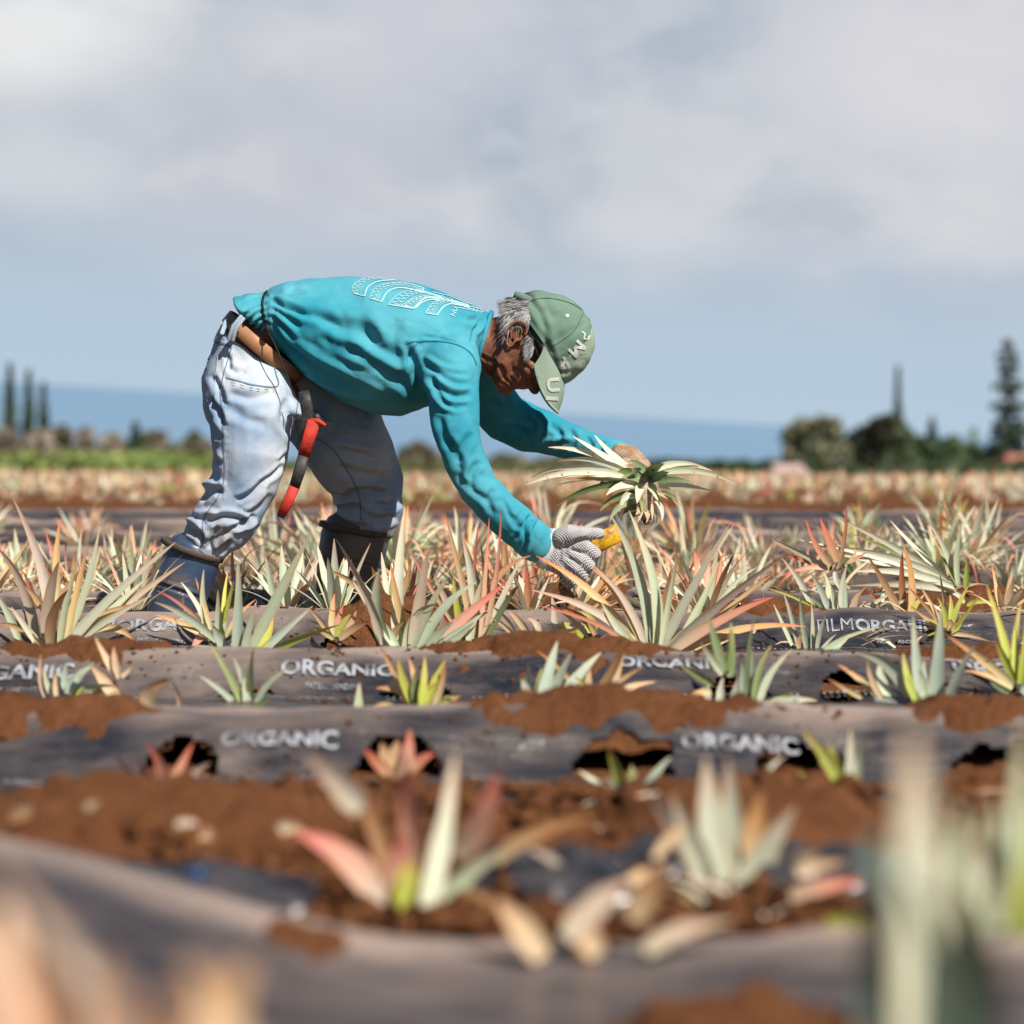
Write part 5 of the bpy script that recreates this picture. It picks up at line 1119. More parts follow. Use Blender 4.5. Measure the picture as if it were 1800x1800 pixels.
traced('large very blurred blue green pineapple plant in the lower right foreground', 1.25, [
 (1450, 1250, 1450, 500, 1400, -70, 210, 'w'), (1400, 1250, 1330, 800, 1270, 330, 230, 'q'), (1560, 1250, 1600, 800, 1620, 560, 260, 'q'), (1420, 1250, 1400, 800, 1390, 470, 270, 'q'), (1500, 1250, 1520, 900, 1510, 500, 280, 'q')], ZR, seed=34, zr=.03)
traced('blurred yellow green pineapple plant at the right edge of the foreground', 1.85, [
 (1780, 680, 1760, 300, 1800, -60, 70, 'g'), (1640, 670, 1700, 400, 1690, 180, 120, 'g'), (1560, 660, 1560, 400, 1590, 200, 100, 'g'), (1770, 690, 1720, 500, 1740, 330, 120, 'g'), (1790, 690, 1840, 450, 1860, 100, 90, 'y'), (1620, 670, 1550, 560, 1500, 440, 90, 'g'), (1700, 680, 1700, 560, 1740, 460, 120, 'g'), (1600, 670, 1640, 500, 1650, 260, 130, 'g'), (1690, 670, 1660, 500, 1620, 360, 130, 'w')], ZR, seed=35, zr=.04)
traced('very blurred peach and brown pineapple leaves in the lower left corner', 1.12, [
 (60, 1350, 60, 850, 10, 560, 170, 'f'), (230, 1350, 210, 950, 130, 680, 90, 'n'), (400, 1350, 410, 980, 370, 740, 190, 'f'), (760, 1350, 700, 950, 900, 760, 190, 't'), (-60, 1350, -80, 900, -110, 560, 220, 'f'), (560, 1250, 300, 760, -60, 400, 70, 'm'), (620, 1350, 600, 1050, 560, 860, 110, 'n'), (900, 1300, 820, 950, 640, 780, 120, 't')], ZL, seed=36, zr=.03)
traced('long blurred brown leaves lying over the soil right of the red leaved plant', 2.55, [
 (-60, 430, 60, 300, 310, 270, 50, 'n'), (60, 620, 60, 560, 120, 450, 50, 'n'), (200, 520, 160, 420, 60, 380, 44, 'm'), (360, 560, 420, 470, 560, 430, 40, 't'), (500, 420, 560, 330, 620, 300, 34, 't'), (980, 560, 1080, 500, 1230, 500, 60, 'p'), (1000, 470, 1060, 430, 1180, 430, 50, 't')], ZR, seed=41, zr=.04)
traced('blurred dry leaf scraps on the soil at lower left', 2.70, [
 (300, 240, 320, 225, 360, 215, 30, 't'), (100, 230, 60, 260, 20, 300, 60, 'n'), (880, 560, 840, 480, 780, 540, 50, 'n'), (980, 320, 1020, 290, 1090, 330, 40, 't'), (150, 420, 200, 380, 250, 400, 26, 't'), (620, 300, 660, 280, 700, 300, 24, 'm')], ZL, seed=42, zr=.03)
traced('small yellow green leaf tuft lying on film at the lower right', 2.25, [(1110, 690, 1180, 620, 1280, 640, 80, 'y'), (1120, 700, 1200, 680, 1270, 670, 60, 'g')], ZR, seed=37, zr=.03)
traced('dry stubs of cut leaves poking from the soil at lower left', 2.75, [(490, 495, 480, 400, 490, 340, 40, 't'), (450, 480, 440, 400, 460, 340, 26, 't'), (735, 410, 720, 350, 740, 305, 60, 't'), (410, 480, 400, 440, 380, 410, 20, 't')], ZL, seed=38, zr=.02)
plant('pale pineapple plant half hiding the dusty far boot', 590, 1078, 5.62, 150, 13, 'wgwb', 51, .9, .011)
plant('red tipped pineapple plant between the two boots', 505, 1072, 5.72, 130, 15, 'pgow', 52, .7, .009)
plant('pale pineapple plant directly left of the near boot', 235, 1072, 5.70, 160, 16, 'wgwp', 53, .7, .010)
plant('low pink tipped pineapple plant at the toe of the far boot', 690, 1085, 5.68, 130, 16, 'pwgo', 54, .6, .010)
plant('small straw coloured pineapple plant at the far right on the second strip', 1765, 1075, 5.75, 90, 12, 'trwo', 55, .6, .008)
plant('small pink and green pineapple plant under the near glove', 930, 1078, 5.70, 110, 15, 'pwgr', 56, .6, .009)
plant('dense pink tipped pineapple plant behind the spreading plant', 1240, 1078, 5.74, 150, 20, 'ppwgr', 57, .7, .009)
# scraps of coloured plastic in the soil
for (px, py, d_, r, mt, lb) in ((344, 1538, 2.35, 26, ((.03, .06, .13)), 'blurred dark blue plastic scrap on the soil at lower left'), (190, 1535, 2.30, 12, ((.10, .26, .19)), 'blurred pale green plastic scrap beside the raised film')):
    mb = MB(); c = P(px, py, d_); q = r*m_at(d_); rg = random.Random(int(px))
    rs = [[c+Vector((math.cos(a)*q*(1-abs(k)*.35)*rg.uniform(.8, 1.1), math.sin(a)*q*.6, k*q*.5+rg.uniform(-.1, .1)*q)) for a in [2*math.pi*j/12 for j in range(12)]] for k in (-1, -.4, .3, .9)]
    mb.rings(rs); o = mb.build('plastic_scrap', simple('scrap_plastic', mt, .4)); tag(o, lb, 'plastic scrap')

# ------------------------------------------------------------------ the pineapple top in his hand
cr = empty('pineapple_cutting', P(1125, 850, 5.98)); tag(cr, 'cut pineapple top with long pale leaves held up in the tan glove', 'pineapple top')
Z3 = (860, 740, .25); fo = MB(); hd = random.Random(3)
CRL = [(900, 370, 600, 290, 258, 450, 44, 'w'), (880, 350, 520, 255, 288, 405, 34, 'w'), (930, 335, 700, 220, 478, 285, 36, 'w'), (960, 330, 700, 175, 415, 185, 36, 'w'), (850, 275, 720, 190, 590, 108, 32, 'w'), (970, 325, 850, 240, 740, 98, 44, 'w'), (840, 405, 650, 370, 487, 393, 32, 'w'), (1010, 430, 640, 450, 462, 607, 40, 'k'),
 (800, 430, 620, 380, 540, 410, 20, 'n'), (540, 405, 510, 430, 488, 450, 12, 'n'), (1095, 350, 900, 290, 748, 482, 48, 'p'), (1060, 445, 900, 425, 823, 522, 40, 'w'), (1060, 515, 880, 500, 778, 635, 46, 'k'), (1055, 500, 930, 500, 918, 640, 44, 'w'), (1010, 560, 880, 590, 848, 708, 34, 'd'), (1050, 600, 960, 610, 920, 678, 34, 'k'), (1045, 640, 990, 660, 977, 718, 26, 'k'),
 (1120, 370, 1300, 240, 1565, 350, 38, 'w'), (1130, 380, 1450, 290, 1750, 445, 34, 'g'), (1180, 385, 1350, 320, 1480, 320, 38, 'w'), (1100, 400, 1200, 340, 1312, 457, 42, 'd'), (1180, 425, 1300, 395, 1435, 435, 36, 'd'), (1190, 455, 1350, 440, 1568, 493, 46, 'w'), (1080, 470, 1170, 460, 1200, 602, 40, 'd'), (1180, 505, 1290, 530, 1332, 602, 22, 't'),
 (1170, 560, 1230, 600, 1215, 705, 30, 'w'), (1150, 610, 1180, 650, 1172, 722, 24, 'w'), (1210, 500, 1280, 520, 1330, 560, 18, 'd'), (1060, 400, 960, 330, 900, 360, 50, 'k'), (1100, 420, 1000, 370, 930, 400, 50, 'd'), (1080, 450, 960, 440, 880, 470, 46, 'd'), (1130, 420, 1200, 370, 1260, 360, 50, 'k'), (1110, 480, 1180, 500, 1190, 560, 46, 'w'), (1060, 560, 1000, 560, 970, 600, 40, 'w'), (1120, 380, 1050, 290, 980, 280, 46, 'd'), (1130, 390, 1160, 320, 1230, 300, 44, 'd'), (1090, 600, 1060, 620, 1030, 660, 34, 't'), (1090, 440, 1120, 470, 1130, 590, 48, 'd'), (1070, 450, 1050, 480, 1040, 580, 50, 'w'), (1120, 440, 1160, 470, 1185, 560, 46, 'b'), (1080, 500, 1080, 540, 1075, 640, 44, 'k'), (1100, 430, 1090, 450, 1010, 520, 46, 'b'), (1110, 500, 1140, 540, 1150, 640, 40, 'g'), (1060, 380, 1040, 350, 1000, 340, 54, 'k'), (1120, 360, 1140, 330, 1170, 300, 50, 'k')]
for i, (bx, by, cx, cy, tx, ty, w_, pal) in enumerate(CRL):
    f = lambda x, y: (860+x*.25, 740+y*.25); dt = hd.uniform(-.05, .05) + (-.02 if i > 6 else 0)
    b_ = P(*f(bx*.55+1095*.45 if bx < 1000 else bx, by*.6+430*.4 if bx < 1000 else by), 5.96); t_ = P(*f(tx, ty), 5.95+dt); c_ = P(*f(cx, cy), 5.95+dt*.6)
    leaf(fo, b_, c_, t_, w_*.25*m_at(5.96)*.64, pal, Vector((0, 1, 0)).cross((t_-b_).normalized()).normalized()+Vector((0, hd.uniform(-.5, .5), 0)), 14, rng=hd)
    if i % 3 == 0:
        for q in range(4):
            t = hd.uniform(.2, .9); p = b_*(1-t)**2 + c_*2*t*(1-t) + t_*t*t; leaf(fo, p, p+Vector((.002, 0, -.002)), p+Vector((hd.uniform(-.004, .004), 0, -.006)), .0006, 'n', None, 3, rng=hd)
fo.build('leaves', M['leaf'], cr)
mb = MB(); mb.tube([(P(1128, 840, 5.965), 13*m_at(5.96)), (P(1133, 870, 5.96), 15*m_at(5.96)), (P(1134, 895, 5.955), 12*m_at(5.96)), (P(1136, 914, 5.95), 9*m_at(5.95))], 18, capr=False)
mb.build('stem', simple('pale_stem', (.42, .38, .28), .8, (.30, .19, .10), 90, .6, 150, .003), cr)
mb = MB(); c = P(1136, 917, 5.948); mb.ell(c, Vector((.0015, -.006, -.004)), Vector((.0085, 0, 0)), Vector((0, .004, -.007)), 16); mb.build('cut_end', simple('cut_stem', (.10, .045, .025), .7), cr)
mb = MB()
for k in range(8):
    x = 1122+k*3.4; leaf(mb, P(x, 886, 5.945), P(x+hd.uniform(-5, 5), 902, 5.935), P(x+hd.uniform(-7, 7), 918+hd.uniform(-6, 5), 5.935), .0035, 't' if k % 2 else 'w', None, 6, rng=hd)
mb.build('husk', M['dry'], cr)

# ------------------------------------------------------------------ the rest of the rows
ORD = ['first', 'second', 'third', 'fourth', 'fifth', 'sixth', 'seventh', 'eighth', 'ninth', 'tenth', 'eleventh', 'twelfth', 'thirteenth', 'fourteenth', 'fifteenth', 'sixteenth', 'seventeenth', 'eighteenth', 'nineteenth', 'twentieth',
 'twenty first', 'twenty second', 'twenty third', 'twenty fourth', 'twenty fifth', 'twenty sixth', 'twenty seventh', 'twenty eighth', 'twenty ninth', 'thirtieth', 'thirty first', 'thirty second', 'thirty third', 'thirty fourth', 'thirty fifth', 'thirty sixth', 'thirty seventh', 'thirty eighth', 'thirty ninth', 'fortieth', 'forty first', 'forty second', 'forty third', 'forty fourth', 'forty fifth']
VAR = []
specs = [('pale cream', 'wwwgp', .62, .0105), ('grey green', 'gggbo', .5, .011), ('pink tipped', 'gwppwo', .6, .0095), ('orange tipped', 'gooywp', .55, .009), ('red leaved', 'prrgp', .7, .008), ('yellow green', 'yygdo', .6, .010), ('dry straw coloured', 'ttwom', .25, .008), ('cream and dry brown', 'wwtgm', .35, .010)]
for k in range(16):
    nm, pl, up, w_ = specs[k % 8]; rng = random.Random(100+k); a = MB(); rosette(a, a, Vector((0, 0, 0)), .26, 26 if k < 8 else 34, pl, rng, up, w_, .25, 7)
    for q in range(7):      # loose dried ribbons curling out of the heart
        an = rng.uniform(0, 6.28); l_ = rng.uniform(.14, .27); o_ = Vector((math.cos(an), math.sin(an), 0)); leaf(a, o_*.02+Vector((0, 0, .03)), o_*l_*.5+Vector((0, 0, l_*rng.uniform(.5, .95))), o_*l_*rng.uniform(.8, 1.2)+Vector((0, 0, rng.uniform(-.02, .12))), rng.uniform(.002, .005), rng.choice('ptopw'), Vector((-math.sin(an), math.cos(an), rng.uniform(-.6, .6))), 8, rng=rng)
    VAR.append((nm, a.mesh('pineapple_plant')))
    me_ = VAR[-1][1]; me_.materials.append(M['leaf']); me_.polygons.foreach_set('use_smooth', [True]*len(me_.polygons))
rg = random.Random(77)
def put(row, lst, rowname):
    lst.sort(key=lambda q: q[0]); cnt = {}
    tot = {}
    for x, y, k, s_ in lst: tot[VAR[k][0]] = tot.get(VAR[k][0], 0)+1
    for x, y, k, s_ in lst:
        nm, me_ = VAR[k]; o = bpy.data.objects.new('pineapple_plant', me_); COL.objects.link(o)
        zz = soil_z(x, y)
        for bi, (f, c, b, zc, zt) in enumerate(BEDS):
            if f < y < b: zz = film_z(bi, x, y)
        o.location = (x, y, zz-.01); o.rotation_euler = (rg.gauss(0, .32), rg.gauss(0, .32), rg.uniform(0, 6.28)); o.scale = (s_, s_, s_*rg.uniform(.85, 1.15))
        cnt[nm] = cnt.get(nm, 0)+1; i_ = cnt[nm]
        lab = f'{nm} pineapple plant, only such in {rowname}' if tot[nm] == 1 else f'{nm} pineapple plant, {ORD[i_-1]} such from left in {rowname}'
        tag(o, lab, 'pineapple plant', 'pineapple plants in the rows behind')
def row(y, gap, sc, rowname, px0=-40, px1=1840, jit=.12, skip=None, kinds=range(16), n2=1):
    x = X(px0, y); lst = []
    while x < X(px1, y):
        px = 900+x/y*F
        if skip is None or not skip(px):
            for _ in range(n2): lst.append((x+rg.uniform(-.06, .06), y+rg.uniform(-jit, jit), rg.choice(list(kinds)), sc*rg.uniform(.7, 1.2)))
        x += gap*rg.uniform(.6, 1.4)
    put(0, lst, rowname)
row(6.40, .15, .85, 'row at the boots', skip=lambda p: 230 < p < 430 or 1360 < p or p < 20 or 560 < p < 700, jit=.06, kinds=[0, 2, 3, 4, 6, 7, 2, 14, 15, 8])
row(6.12, .16, .62, 'thin row right behind the boots', px0=400, px1=1350, jit=.05, kinds=[2, 4, 3, 8, 12, 10, 0, 6], skip=lambda p: 560 < p < 690 or 950 < p < 1010)
row(6.95, .10, .95, 'second row behind worker', px1=1330, jit=.15, kinds=[0, 7, 6, 2, 3, 8, 15, 14, 10], skip=lambda p: 1200 < p < 1260)
row(7.50, .14, .98, 'third row behind worker', jit=.15, kinds=[0, 1, 7, 6, 2, 9, 8, 15, 14, 10, 13], skip=lambda p: 60 < p < 140)
row(8.50, .19, .95, 'fourth row behind worker', jit=.12, kinds=[0, 1, 2, 7, 8, 9, 10, 11], skip=lambda p: 20 < p < 260)
row(9.60, .42, .82, 'fifth row behind worker', jit=.1, kinds=[0, 1, 2, 5, 8, 9, 10])
row(10.6, .85, .8, 'sixth row behind worker', jit=.1)
row(14.6, .20, .62, 'first row beyond soil bank', jit=.2)
row(16.2, .26, .55, 'second row beyond soil bank', jit=.3)
row(18.6, .40, .55, 'third row beyond soil bank', jit=.4)
# far rows that read as one mass
a = MB(); rg2 = random.Random(5)
for k in range(2300):
    y = 19.5 + 41*rg2.random()**1.2; x = rg2.uniform(-.235, .235)*y; z = soil_z(x, y); n_ = 7 if y < 35 else 5; pl = rg2.choice(['wwgt', 'ggbw', 'gopw', 'ttow', 'ttmt', 'pogw'])
    for q in range(n_):
        an = rg2.uniform(0, 6.28); e = rg2.uniform(.35, 1.4); l_ = rg2.uniform(.12, .22); dr = Vector((math.cos(an)*math.cos(e), math.sin(an)*math.cos(e), math.sin(e)))
        p0 = Vector((x, y, z)); leaf(a, p0, p0+dr*l_*.55, p0+dr*l_-Vector((0, 0, .05*math.cos(e))), .016, rg2.choice(pl), Vector((-math.sin(an), math.cos(an), 0)), 2, rng=rg2)
o = a.build('far_pineapple_rows', M['leaf']); tag(o, 'far pineapple rows blurring into one tan and pale green band', 'field', kind='stuff')
# dry litter between rows
a = MB()
for k in range(1100):
    y = rg2.choice((rg2.uniform(2.45, 3.3), rg2.uniform(6.2, 8.2), rg2.uniform(5.2, 6.0), rg2.uniform(6.2, 7.6))); x = rg2.uniform(-.23, .23)*y; z = soil_z(x, y)
    for bi, (f, c, b, zc, zt) in enumerate(BEDS):
        if f < y < b: z = max(z, film_z(bi, x, y))
    if y < 6.0 and (x < .1 or rg2.random() < .6): continue
    an = rg2.uniform(0, 6.28); l_ = rg2.uniform(.04, .13); dr = Vector((math.cos(an), math.sin(an), rg2.uniform(0, .35))); p0 = Vector((x, y, z+.004))
    leaf(a, p0, p0+dr*l_*.5+Vector((0, 0, .02)), p0+dr*l_, rg2.uniform(.002, .006), rg2.choice('ttwmo'), Vector((-math.sin(an), math.cos(an), rg2.uniform(-.5, .5))), 4, rng=rg2)
o = a.build('dry_leaf_litter', M['dry']); tag(o, 'straw coloured dead leaf litter scattered between the rows', 'leaf litter', kind='stuff')

a = MB(); rg3 = random.Random(31)
for k in range(6500):
    y = rg3.choice((rg3.uniform(2.4, 3.35), rg3.uniform(4.5, 5.05), rg3.uniform(3.6, 4.05), rg3.uniform(5.2, 7.0), rg3.uniform(2.4, 3.35))); x = rg3.uniform(-.22, .22)*y; z = soil_z(x, y); on = False
    for bi, (f, c, b, zc, zt) in enumerate(BEDS):
        if f < y < b: z = max(z, film_z(bi, x, y)); on = True
    r = rg3.uniform(.0015, .0062)*(1.0 if on or y > 3.4 else rg3.choice((1.5, 2.5, 2.5, 4.5)))
    if on and noise.noise(Vector((x*2.5, y*5, 3))) < -.02: continue
    if not on: z += .012
    b0 = len(a.v); pts = [Vector((x+r*rg3.uniform(.6, 1.3)*dx_, y+r*rg3.uniform(.6, 1.3)*dy_, z+r*.4+r*rg3.uniform(.5, 1)*dz_)) for dx_, dy_, dz_ in ((1, 0, 0), (0, 1, 0), (-1, 0, 0), (0, -1, 0), (0, 0, 1), (0, 0, -1))]
    a.v += pts; a.f += [(b0+i_, b0+(i_+1) % 4, b0+4) for i_ in range(4)] + [(b0+(i_+1) % 4, b0+i_, b0+5) for i_ in range(4)]
o = a.build('soil_crumbs', M['soil']); tag(o, 'loose crumbs of red soil scattered over ground and film', 'soil crumbs', kind='stuff')

# ------------------------------------------------------------------ background: trees, hedge, roofs
tr = random.Random(9)
def blob_leaves(mb, blobs, n, size, cols, flat=1.0):
    for k in range(n):
        c, r = blobs[tr.randrange(len(blobs))] if not isinstance(blobs[0][1], tuple) else None
        v = Vector((tr.gauss(0, 1), tr.gauss(0, 1), tr.gauss(0, 1))).normalized()*(tr.random()**.4); p = c+Vector((v.x*r.x, v.y*r.y, v.z*r.z))
        nn = Vector((tr.gauss(0, 1), tr.gauss(0, 1), tr.gauss(0, 1)+.4)).normalized(); u = nn.orthogonal().normalized(); w_ = nn.cross(u); s = size*tr.uniform(.5, 1.3); b0 = len(mb.v)
        cc = tr.choice(cols); j = tr.uniform(.75, 1.25); cc = tuple(q*j for q in cc)
        mb.v += [p-u*s-w_*s*.5, p+u*s-w_*s*.6, p+u*s*.8+w_*s*.6, p-u*s*.9+w_*s*.5]; mb.c += [c4(cc)]*4; mb.f.append((b0, b0+1, b0+2, b0+3))
def ground_at(x, y): return soil_z(x, y)
def gp(px, d): x = X(px, d); return x, ground_at(x, d)
def bushy(label, px, top, wpx, d, cols, dens=1.0, lob=6, seed=1, name='round_tree', cat='tree', group='trees beyond the field', low=None):
    rgx = random.Random(seed*13+int(px)); x, gz = gp(px, d); pt = P(px, top, d); hgt = pt.z-gz; hw = wpx*m_at(d)/2*(1.22 if px < 1100 else 1.45)
    root = empty(name, (x, d, gz)); tag(root, label, cat, group)
    base = gz + hgt*.12 if low is None else P(px, low, d).z
    blobs = []
    for k in range(lob):
        a = rgx.uniform(0, 6.28); q = rgx.random()**.6; zf = rgx.uniform(.1, .85); sx = hw*(.38+.2*rgx.random())
        blobs.append((Vector((x+math.cos(a)*q*(hw-sx)*(1.15-zf*.35), d+math.sin(a)*q*hw*.5, base+(pt.z-base)*zf*.85)), Vector((sx, sx, (pt.z-base)*.24))))
    blobs.append((Vector((x+hw*.1, d, pt.z-(pt.z-base)*.22)), Vector((hw*.45, hw*.45, (pt.z-base)*.22)))); blobs.append((Vector((x, d, base+(pt.z-base)*.35)), Vector((hw*.9, hw*.7, (pt.z-base)*.33))))
    mb = MB(); blob_leaves(mb, blobs, int(3600*dens), .012*d/3.2*.62, cols); mb.build('crown', M['tree'], root, smooth=False)
    t = MB(); t.tube([(Vector((x, d, gz-.5)), hw*.09+.05), (Vector((x+hw*.05, d, gz+hgt*.4)), hw*.06+.04), (Vector((x, d, gz+hgt*.8)), .04)], 10, capr=False)
    for k in range(5):
        a = rgx.uniform(0, 6.28); t.tube([(Vector((x, d, gz+hgt*(.2+.08*k))), hw*.04+.03), (Vector((x+math.cos(a)*hw*.6, d+math.sin(a)*hw*.5, gz+hgt*(.45+.08*k))), .02)], 6, capr=False)
    t.build('trunk', M['bark'], root); return root
def column(label, px, top, wpx, d, cols, ragged=.25, group='trees beyond the field', name='cypress_tree', lean=0, dens=1.0, tiers=26, sparse=False, wt=.12, power=.75):
    x, gz = gp(px, d); pt = P(px+lean, top, d); hgt = pt.z-gz; hw = wpx*m_at(d)/2; root = empty(name, (x, d, gz)); tag(root, label, 'tree', group); mb = MB()
    rgx = random.Random(int(px)*3+1)
    for k in range(int(1500*dens)):
        t = rgx.random(); tier = int(t*tiers); rw = hw*((1-t)**power+wt)*(1+ragged*math.sin(tier*2.7+rgx.uniform(-.2, .2)))
        if sparse: t = (tier + .5 + .28*rgx.gauss(0, .5))/tiers
        a = rgx.uniform(0, 6.28); q = rgx.random()**.5; cx = x + (pt.x-x)*t
        p = Vector((cx+math.cos(a)*rw*q, d+math.sin(a)*rw*q, gz+.05*hgt + (hgt*.95)*t - q*rw*.25)); s = .012*d/3.6*rgx.uniform(.4, 1)*(.5+.6*(1-t)); nn = Vector((rgx.gauss(0, 1), rgx.gauss(0, 1), rgx.gauss(0, 1))).normalized(); u = nn.orthogonal().normalized(); w_ = nn.cross(u); b0 = len(mb.v)
        cc = rgx.choice(cols); j = rgx.uniform(.75, 1.25); cc = tuple(z_*j for z_ in cc); mb.v += [p-u*s, p+w_*s*.6, p+u*s, p-w_*s*.6]; mb.c += [c4(cc)]*4; mb.f.append((b0, b0+1, b0+2, b0+3))
    mb.build('crown', M['tree'], root, smooth=False)
    t_ = MB(); t_.tube([(Vector((x, d, gz-.5)), .06*hw+.10), (Vector((x+(pt.x-x)*.5, d, gz+hgt*.5)), .04*hw+.07), (Vector((pt.x, d, pt.z-.1)), .03)], 8, capr=False); t_.build('trunk', M['bark'], root)
DG = [(.06, .10, .065), (.08, .12, .07), (.05, .08, .06)]; OL = [(.21, .20, .12), (.16, .17, .11), (.24, .21, .14)]; GY = [(.32, .28, .23), (.25, .24, .18), (.36, .29, .24)]; MG = [(.10, .15, .075), (.08, .13, .07), (.13, .17, .08)]; BLG = [(.085, .12, .11), (.07, .10, .095)]
column('tall dark cypress nearest the left edge', 17, 640, 44, 150, DG, wt=.0, power=.8, dens=1.3); column('second dark cypress from the left edge', 50, 652, 36, 150, DG, wt=.0, power=.8); column('third, shortest cypress from the left edge', 76, 672, 34, 158, DG, wt=.0, power=.8)
column('small dark conical tree above the green hedge at the left', 238, 742, 60, 130, DG, name='conifer_tree', wt=.02, dens=1.2)
for k, (px, top, w_, cl, lb) in enumerate([(5, 752, 60, GY, 'grey brown bushy tree at the left edge under the tallest cypress'), (60, 760, 90, GY, 'low grey bushy tree under the three cypresses'), (105, 750, 60, OL, 'olive bushy tree right of the three cypresses'), (148, 756, 40, GY, 'pinkish grey bushy tree in the left tree line'), (190, 764, 70, GY, 'low grey brown tree left of the small conical tree'),
      (272, 760, 55, OL, 'grey green rounded tree right of the small conical tree'), (305, 785, 40, OL, 'low olive bush right of the rounded tree'), (338, 762, 40, OL, 'narrow olive tree beside the jeans of the worker'), (362, 780, 40, GY, 'grey bush half behind the jeans of the worker'),
      (560, 790, 70, OL, 'olive bush seen between the legs of the worker'), (732, 780, 62, OL, 'olive bush between the far leg and the near arm'), (790, 800, 70, GY, 'low grey bush behind the near arm'), (880, 803, 90, OL, 'low olive bush right of the near arm'), (990, 806, 110, OL, 'low bush line piece behind the pineapple top')]):
    bushy(lb, px, top, w_, 125+k % 3*5, cl, .45, 4, k+1, 'bush', 'bush', 'bushes beyond the field', low=835)
def hedge(label, px0, px1, top0, top1, d, cols, n, size, name='hedge', cat='hedge', bumps=10, low=842):
    mb = MB(); x0 = X(px0, d); x1 = X(px1, d)
    blobs = []
    for k in range(bumps):
        t = (k+.5)/bumps; px = px0+(px1-px0)*t; top = top0+(top1-top0)*t + 5*noise.noise(Vector((k*1.7, px0, 0))); pt = P(px, top, d); bz = P(px, low, d).z; r = (pt.z-bz)
        blobs.append((Vector((pt.x, d, bz+r*.4)), Vector(((x1-x0)/bumps*.95, 1.0+r*.4, r*.6))))
    blob_leaves(mb, blobs, n, size, cols); o = mb.build(name, M['tree'], smooth=False); tag(o, label, cat); return o
LG = [(.25, .31, .09), (.18, .26, .08), (.30, .34, .12)]
hedge('bright green low hedge at the far left edge of the field', -60, 400, 796, 798, 66, LG, 9000, .16, bumps=16)
hedge('fading green hedge between and right of the legs', 400, 1000, 806, 826, 68, [(.13, .16, .06), (.10, .14, .05)], 6000, .15, bumps=14)
hedge('dark green clipped hedge left of the big round trees', 1130, 1350, 810, 816, 95, [(.035, .07, .03), (.05, .09, .035)], 5000, .22, bumps=9, low=850)
hedge('dark green hedge in front of the big round trees', 1340, 1500, 812, 820, 92, [(.035, .07, .03), (.05, .09, .035)], 4000, .22, bumps=7, low=852)
hedge('hedge closing the field below the right hand trees', 1490, 1830, 822, 812, 92, [(.06, .09, .05), (.09, .12, .06)], 5000, .22, bumps=9, low=850)
TO = [(.25, .23, .14), (.17, .18, .11), (.09, .12, .075)]
bushy('big round olive tree left of the thin spire tree', 1440, 735, 100, 150, TO, 1.1, 8, 3, low=832); bushy('dark bushy tree between the round olive tree and the spire', 1520, 750, 70, 152, [(.05, .07, .05), (.08, .085, .055)], .8, 7, 4, low=840); bushy('dark bushy tree with brownish top directly left of the spire', 1556, 732, 70, 148, [(.03, .045, .03), (.09, .085, .05)], 1.0, 7, 5, low=840)
column('thin spire tree rising above the dark trees', 1578, 645, 62, 150, DG, name='pine_tree', wt=.0, tiers=30, power=2.0, dens=1.4); bushy('pale green rounded tree in front of the spire', 1582, 755, 50, 146, MG, .7, 5, 6, low=842); bushy('mid green tree right of the spire', 1612, 772, 60, 150, MG, .8, 6, 7, low=842)
column('small pointed conifer in the middle of the right hand trees', 1638, 735, 34, 150, DG, name='conifer_tree', wt=.05, dens=.8); bushy('rounded green tree right of the small conifer', 1662, 772, 60, 148, MG, .8, 6, 8, low=842); bushy('low dark green tree under the palm', 1695, 782, 74, 150, DG+MG, .9, 6, 9, low=842); bushy('dark green bush left of the tall leaning pine', 1748, 780, 40, 150, DG, .6, 4, 10, low=842)
# palm
x, gz = gp(1712, 160); root = empty('palm_tree', (x, 160, gz)); tag(root, 'small palm with round head standing alone between trees and leaning pine', 'palm', 'trees beyond the field'); pt = P(1712, 762, 160)
t_ = MB(); t_.tube([(Vector((x, 160, gz-.5)), .14), (Vector((x, 160, pt.z)), .10)], 8, capr=False); t_.build('trunk', M['bark'], root)
a = MB()
for k in range(46):
    an = tr.uniform(0, 6.28); e = tr.uniform(-.7, 1.3); dr = Vector((math.cos(an)*math.cos(e), math.sin(an)*math.cos(e), math.sin(e)))*.45; leaf(a, pt, pt+dr*.8+Vector((0, 0, .12)), pt+dr*1.25-Vector((0, 0, .1)), .07, 'd', Vector((-math.sin(an), math.cos(an), 0)), 4, rng=tr)
a.build('fronds', M['leaf'], root)
column('tall shaggy leaning pine at the right edge', 1782, 596, 58, 155, DG+BLG, name='pine_tree', lean=-12, ragged=.5, tiers=17, sparse=True, dens=1.25, wt=.30, power=.6)
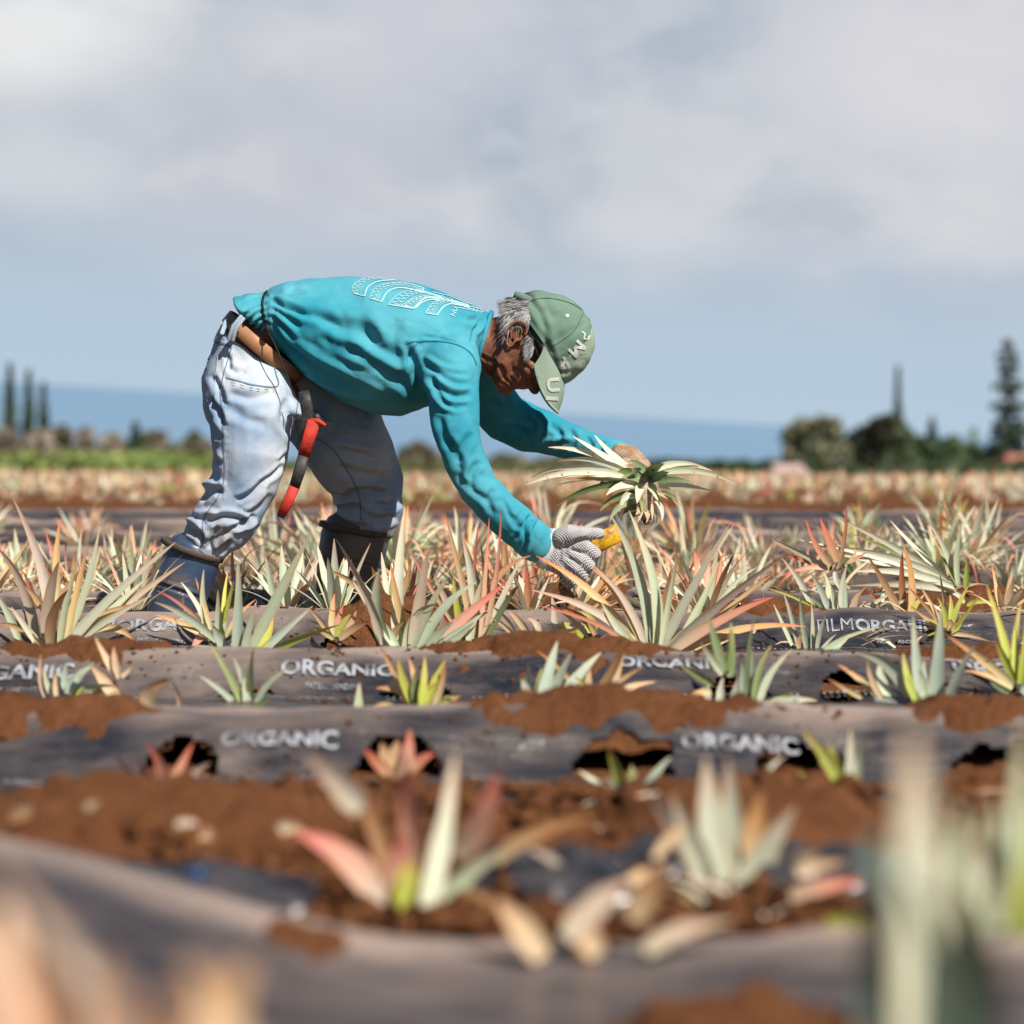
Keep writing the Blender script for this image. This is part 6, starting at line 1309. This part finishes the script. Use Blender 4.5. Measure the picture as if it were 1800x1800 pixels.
# roofs
def house(label, px0, px1, ytop, yeave, ylow, d, roofc, wallc, hip=.25):
    x0 = X(px0, d); x1 = X(px1, d); zt = P(0, ytop, d).z; ze = P(0, yeave, d).z; zl = ground_at((x0+x1)/2, d)-.5; dp = 6.0; root = empty('house', ((x0+x1)/2, d, zl)); tag(root, label, 'house'); w_ = (x1-x0)
    mb = MB(); o_ = w_*.03; hx = w_*hip
    mb.v = [Vector(q) for q in [(x0-o_, d, ze), (x1+o_, d, ze), (x1+o_, d+dp, ze), (x0-o_, d+dp, ze), (x0+hx, d+dp*.45, zt), (x1-hx, d+dp*.45, zt), (x0-o_, d, ze-.08), (x1+o_, d, ze-.08), (x1+o_, d+dp, ze-.08), (x0-o_, d+dp, ze-.08)]]
    mb.f = [(0, 1, 5, 4), (1, 2, 5), (2, 3, 4, 5), (3, 0, 4), (0, 6, 7, 1), (1, 7, 8, 2), (2, 8, 9, 3), (3, 9, 6, 0), (6, 9, 8, 7)]; mb.build('roof', roofc, root, False)
    mb = MB(); mb.box(((x0+x1)/2, d+dp/2, (ze-.1+zl)/2), Vector((w_*.47, 0, 0)), Vector((0, dp*.45, 0)), Vector((0, 0, (ze-.1-zl)/2))); mb.build('wall', wallc, root, False)
    for k in range(3):
        mb = MB(); mb.box((x0+w_*(.2+.3*k), d+dp*.05-.01, ze-.55), Vector((w_*.06, 0, 0)), Vector((0, .03, 0)), Vector((0, 0, .35))); mb.build('window', simple('window_glass', (.03, .035, .04), .2), root, False)
WL = simple('house_wall', (.30, .26, .23), .8); house('low house with pale pinkish roof before the round olive tree', 1364, 1432, 818, 842, 850, 84, simple('pink_roof', (.50, .36, .31), .7, (.44, .32, .28), 2), simple('house_wall_dark', (.12, .10, .09), .8), .12)
house('house with orange tiled roof at the right edge below the leaning pine', 1774, 1850, 800, 823, 835, 120, simple('orange_roof', (.42, .17, .10), .8, (.36, .15, .09), 2), WL, .18)
house('tiny white walled house in a gap between the trees', 1476, 1500, 814, 822, 832, 145, simple('grey_roof', (.30, .24, .24), .8), simple('white_wall', (.55, .55, .58), .8), .2)
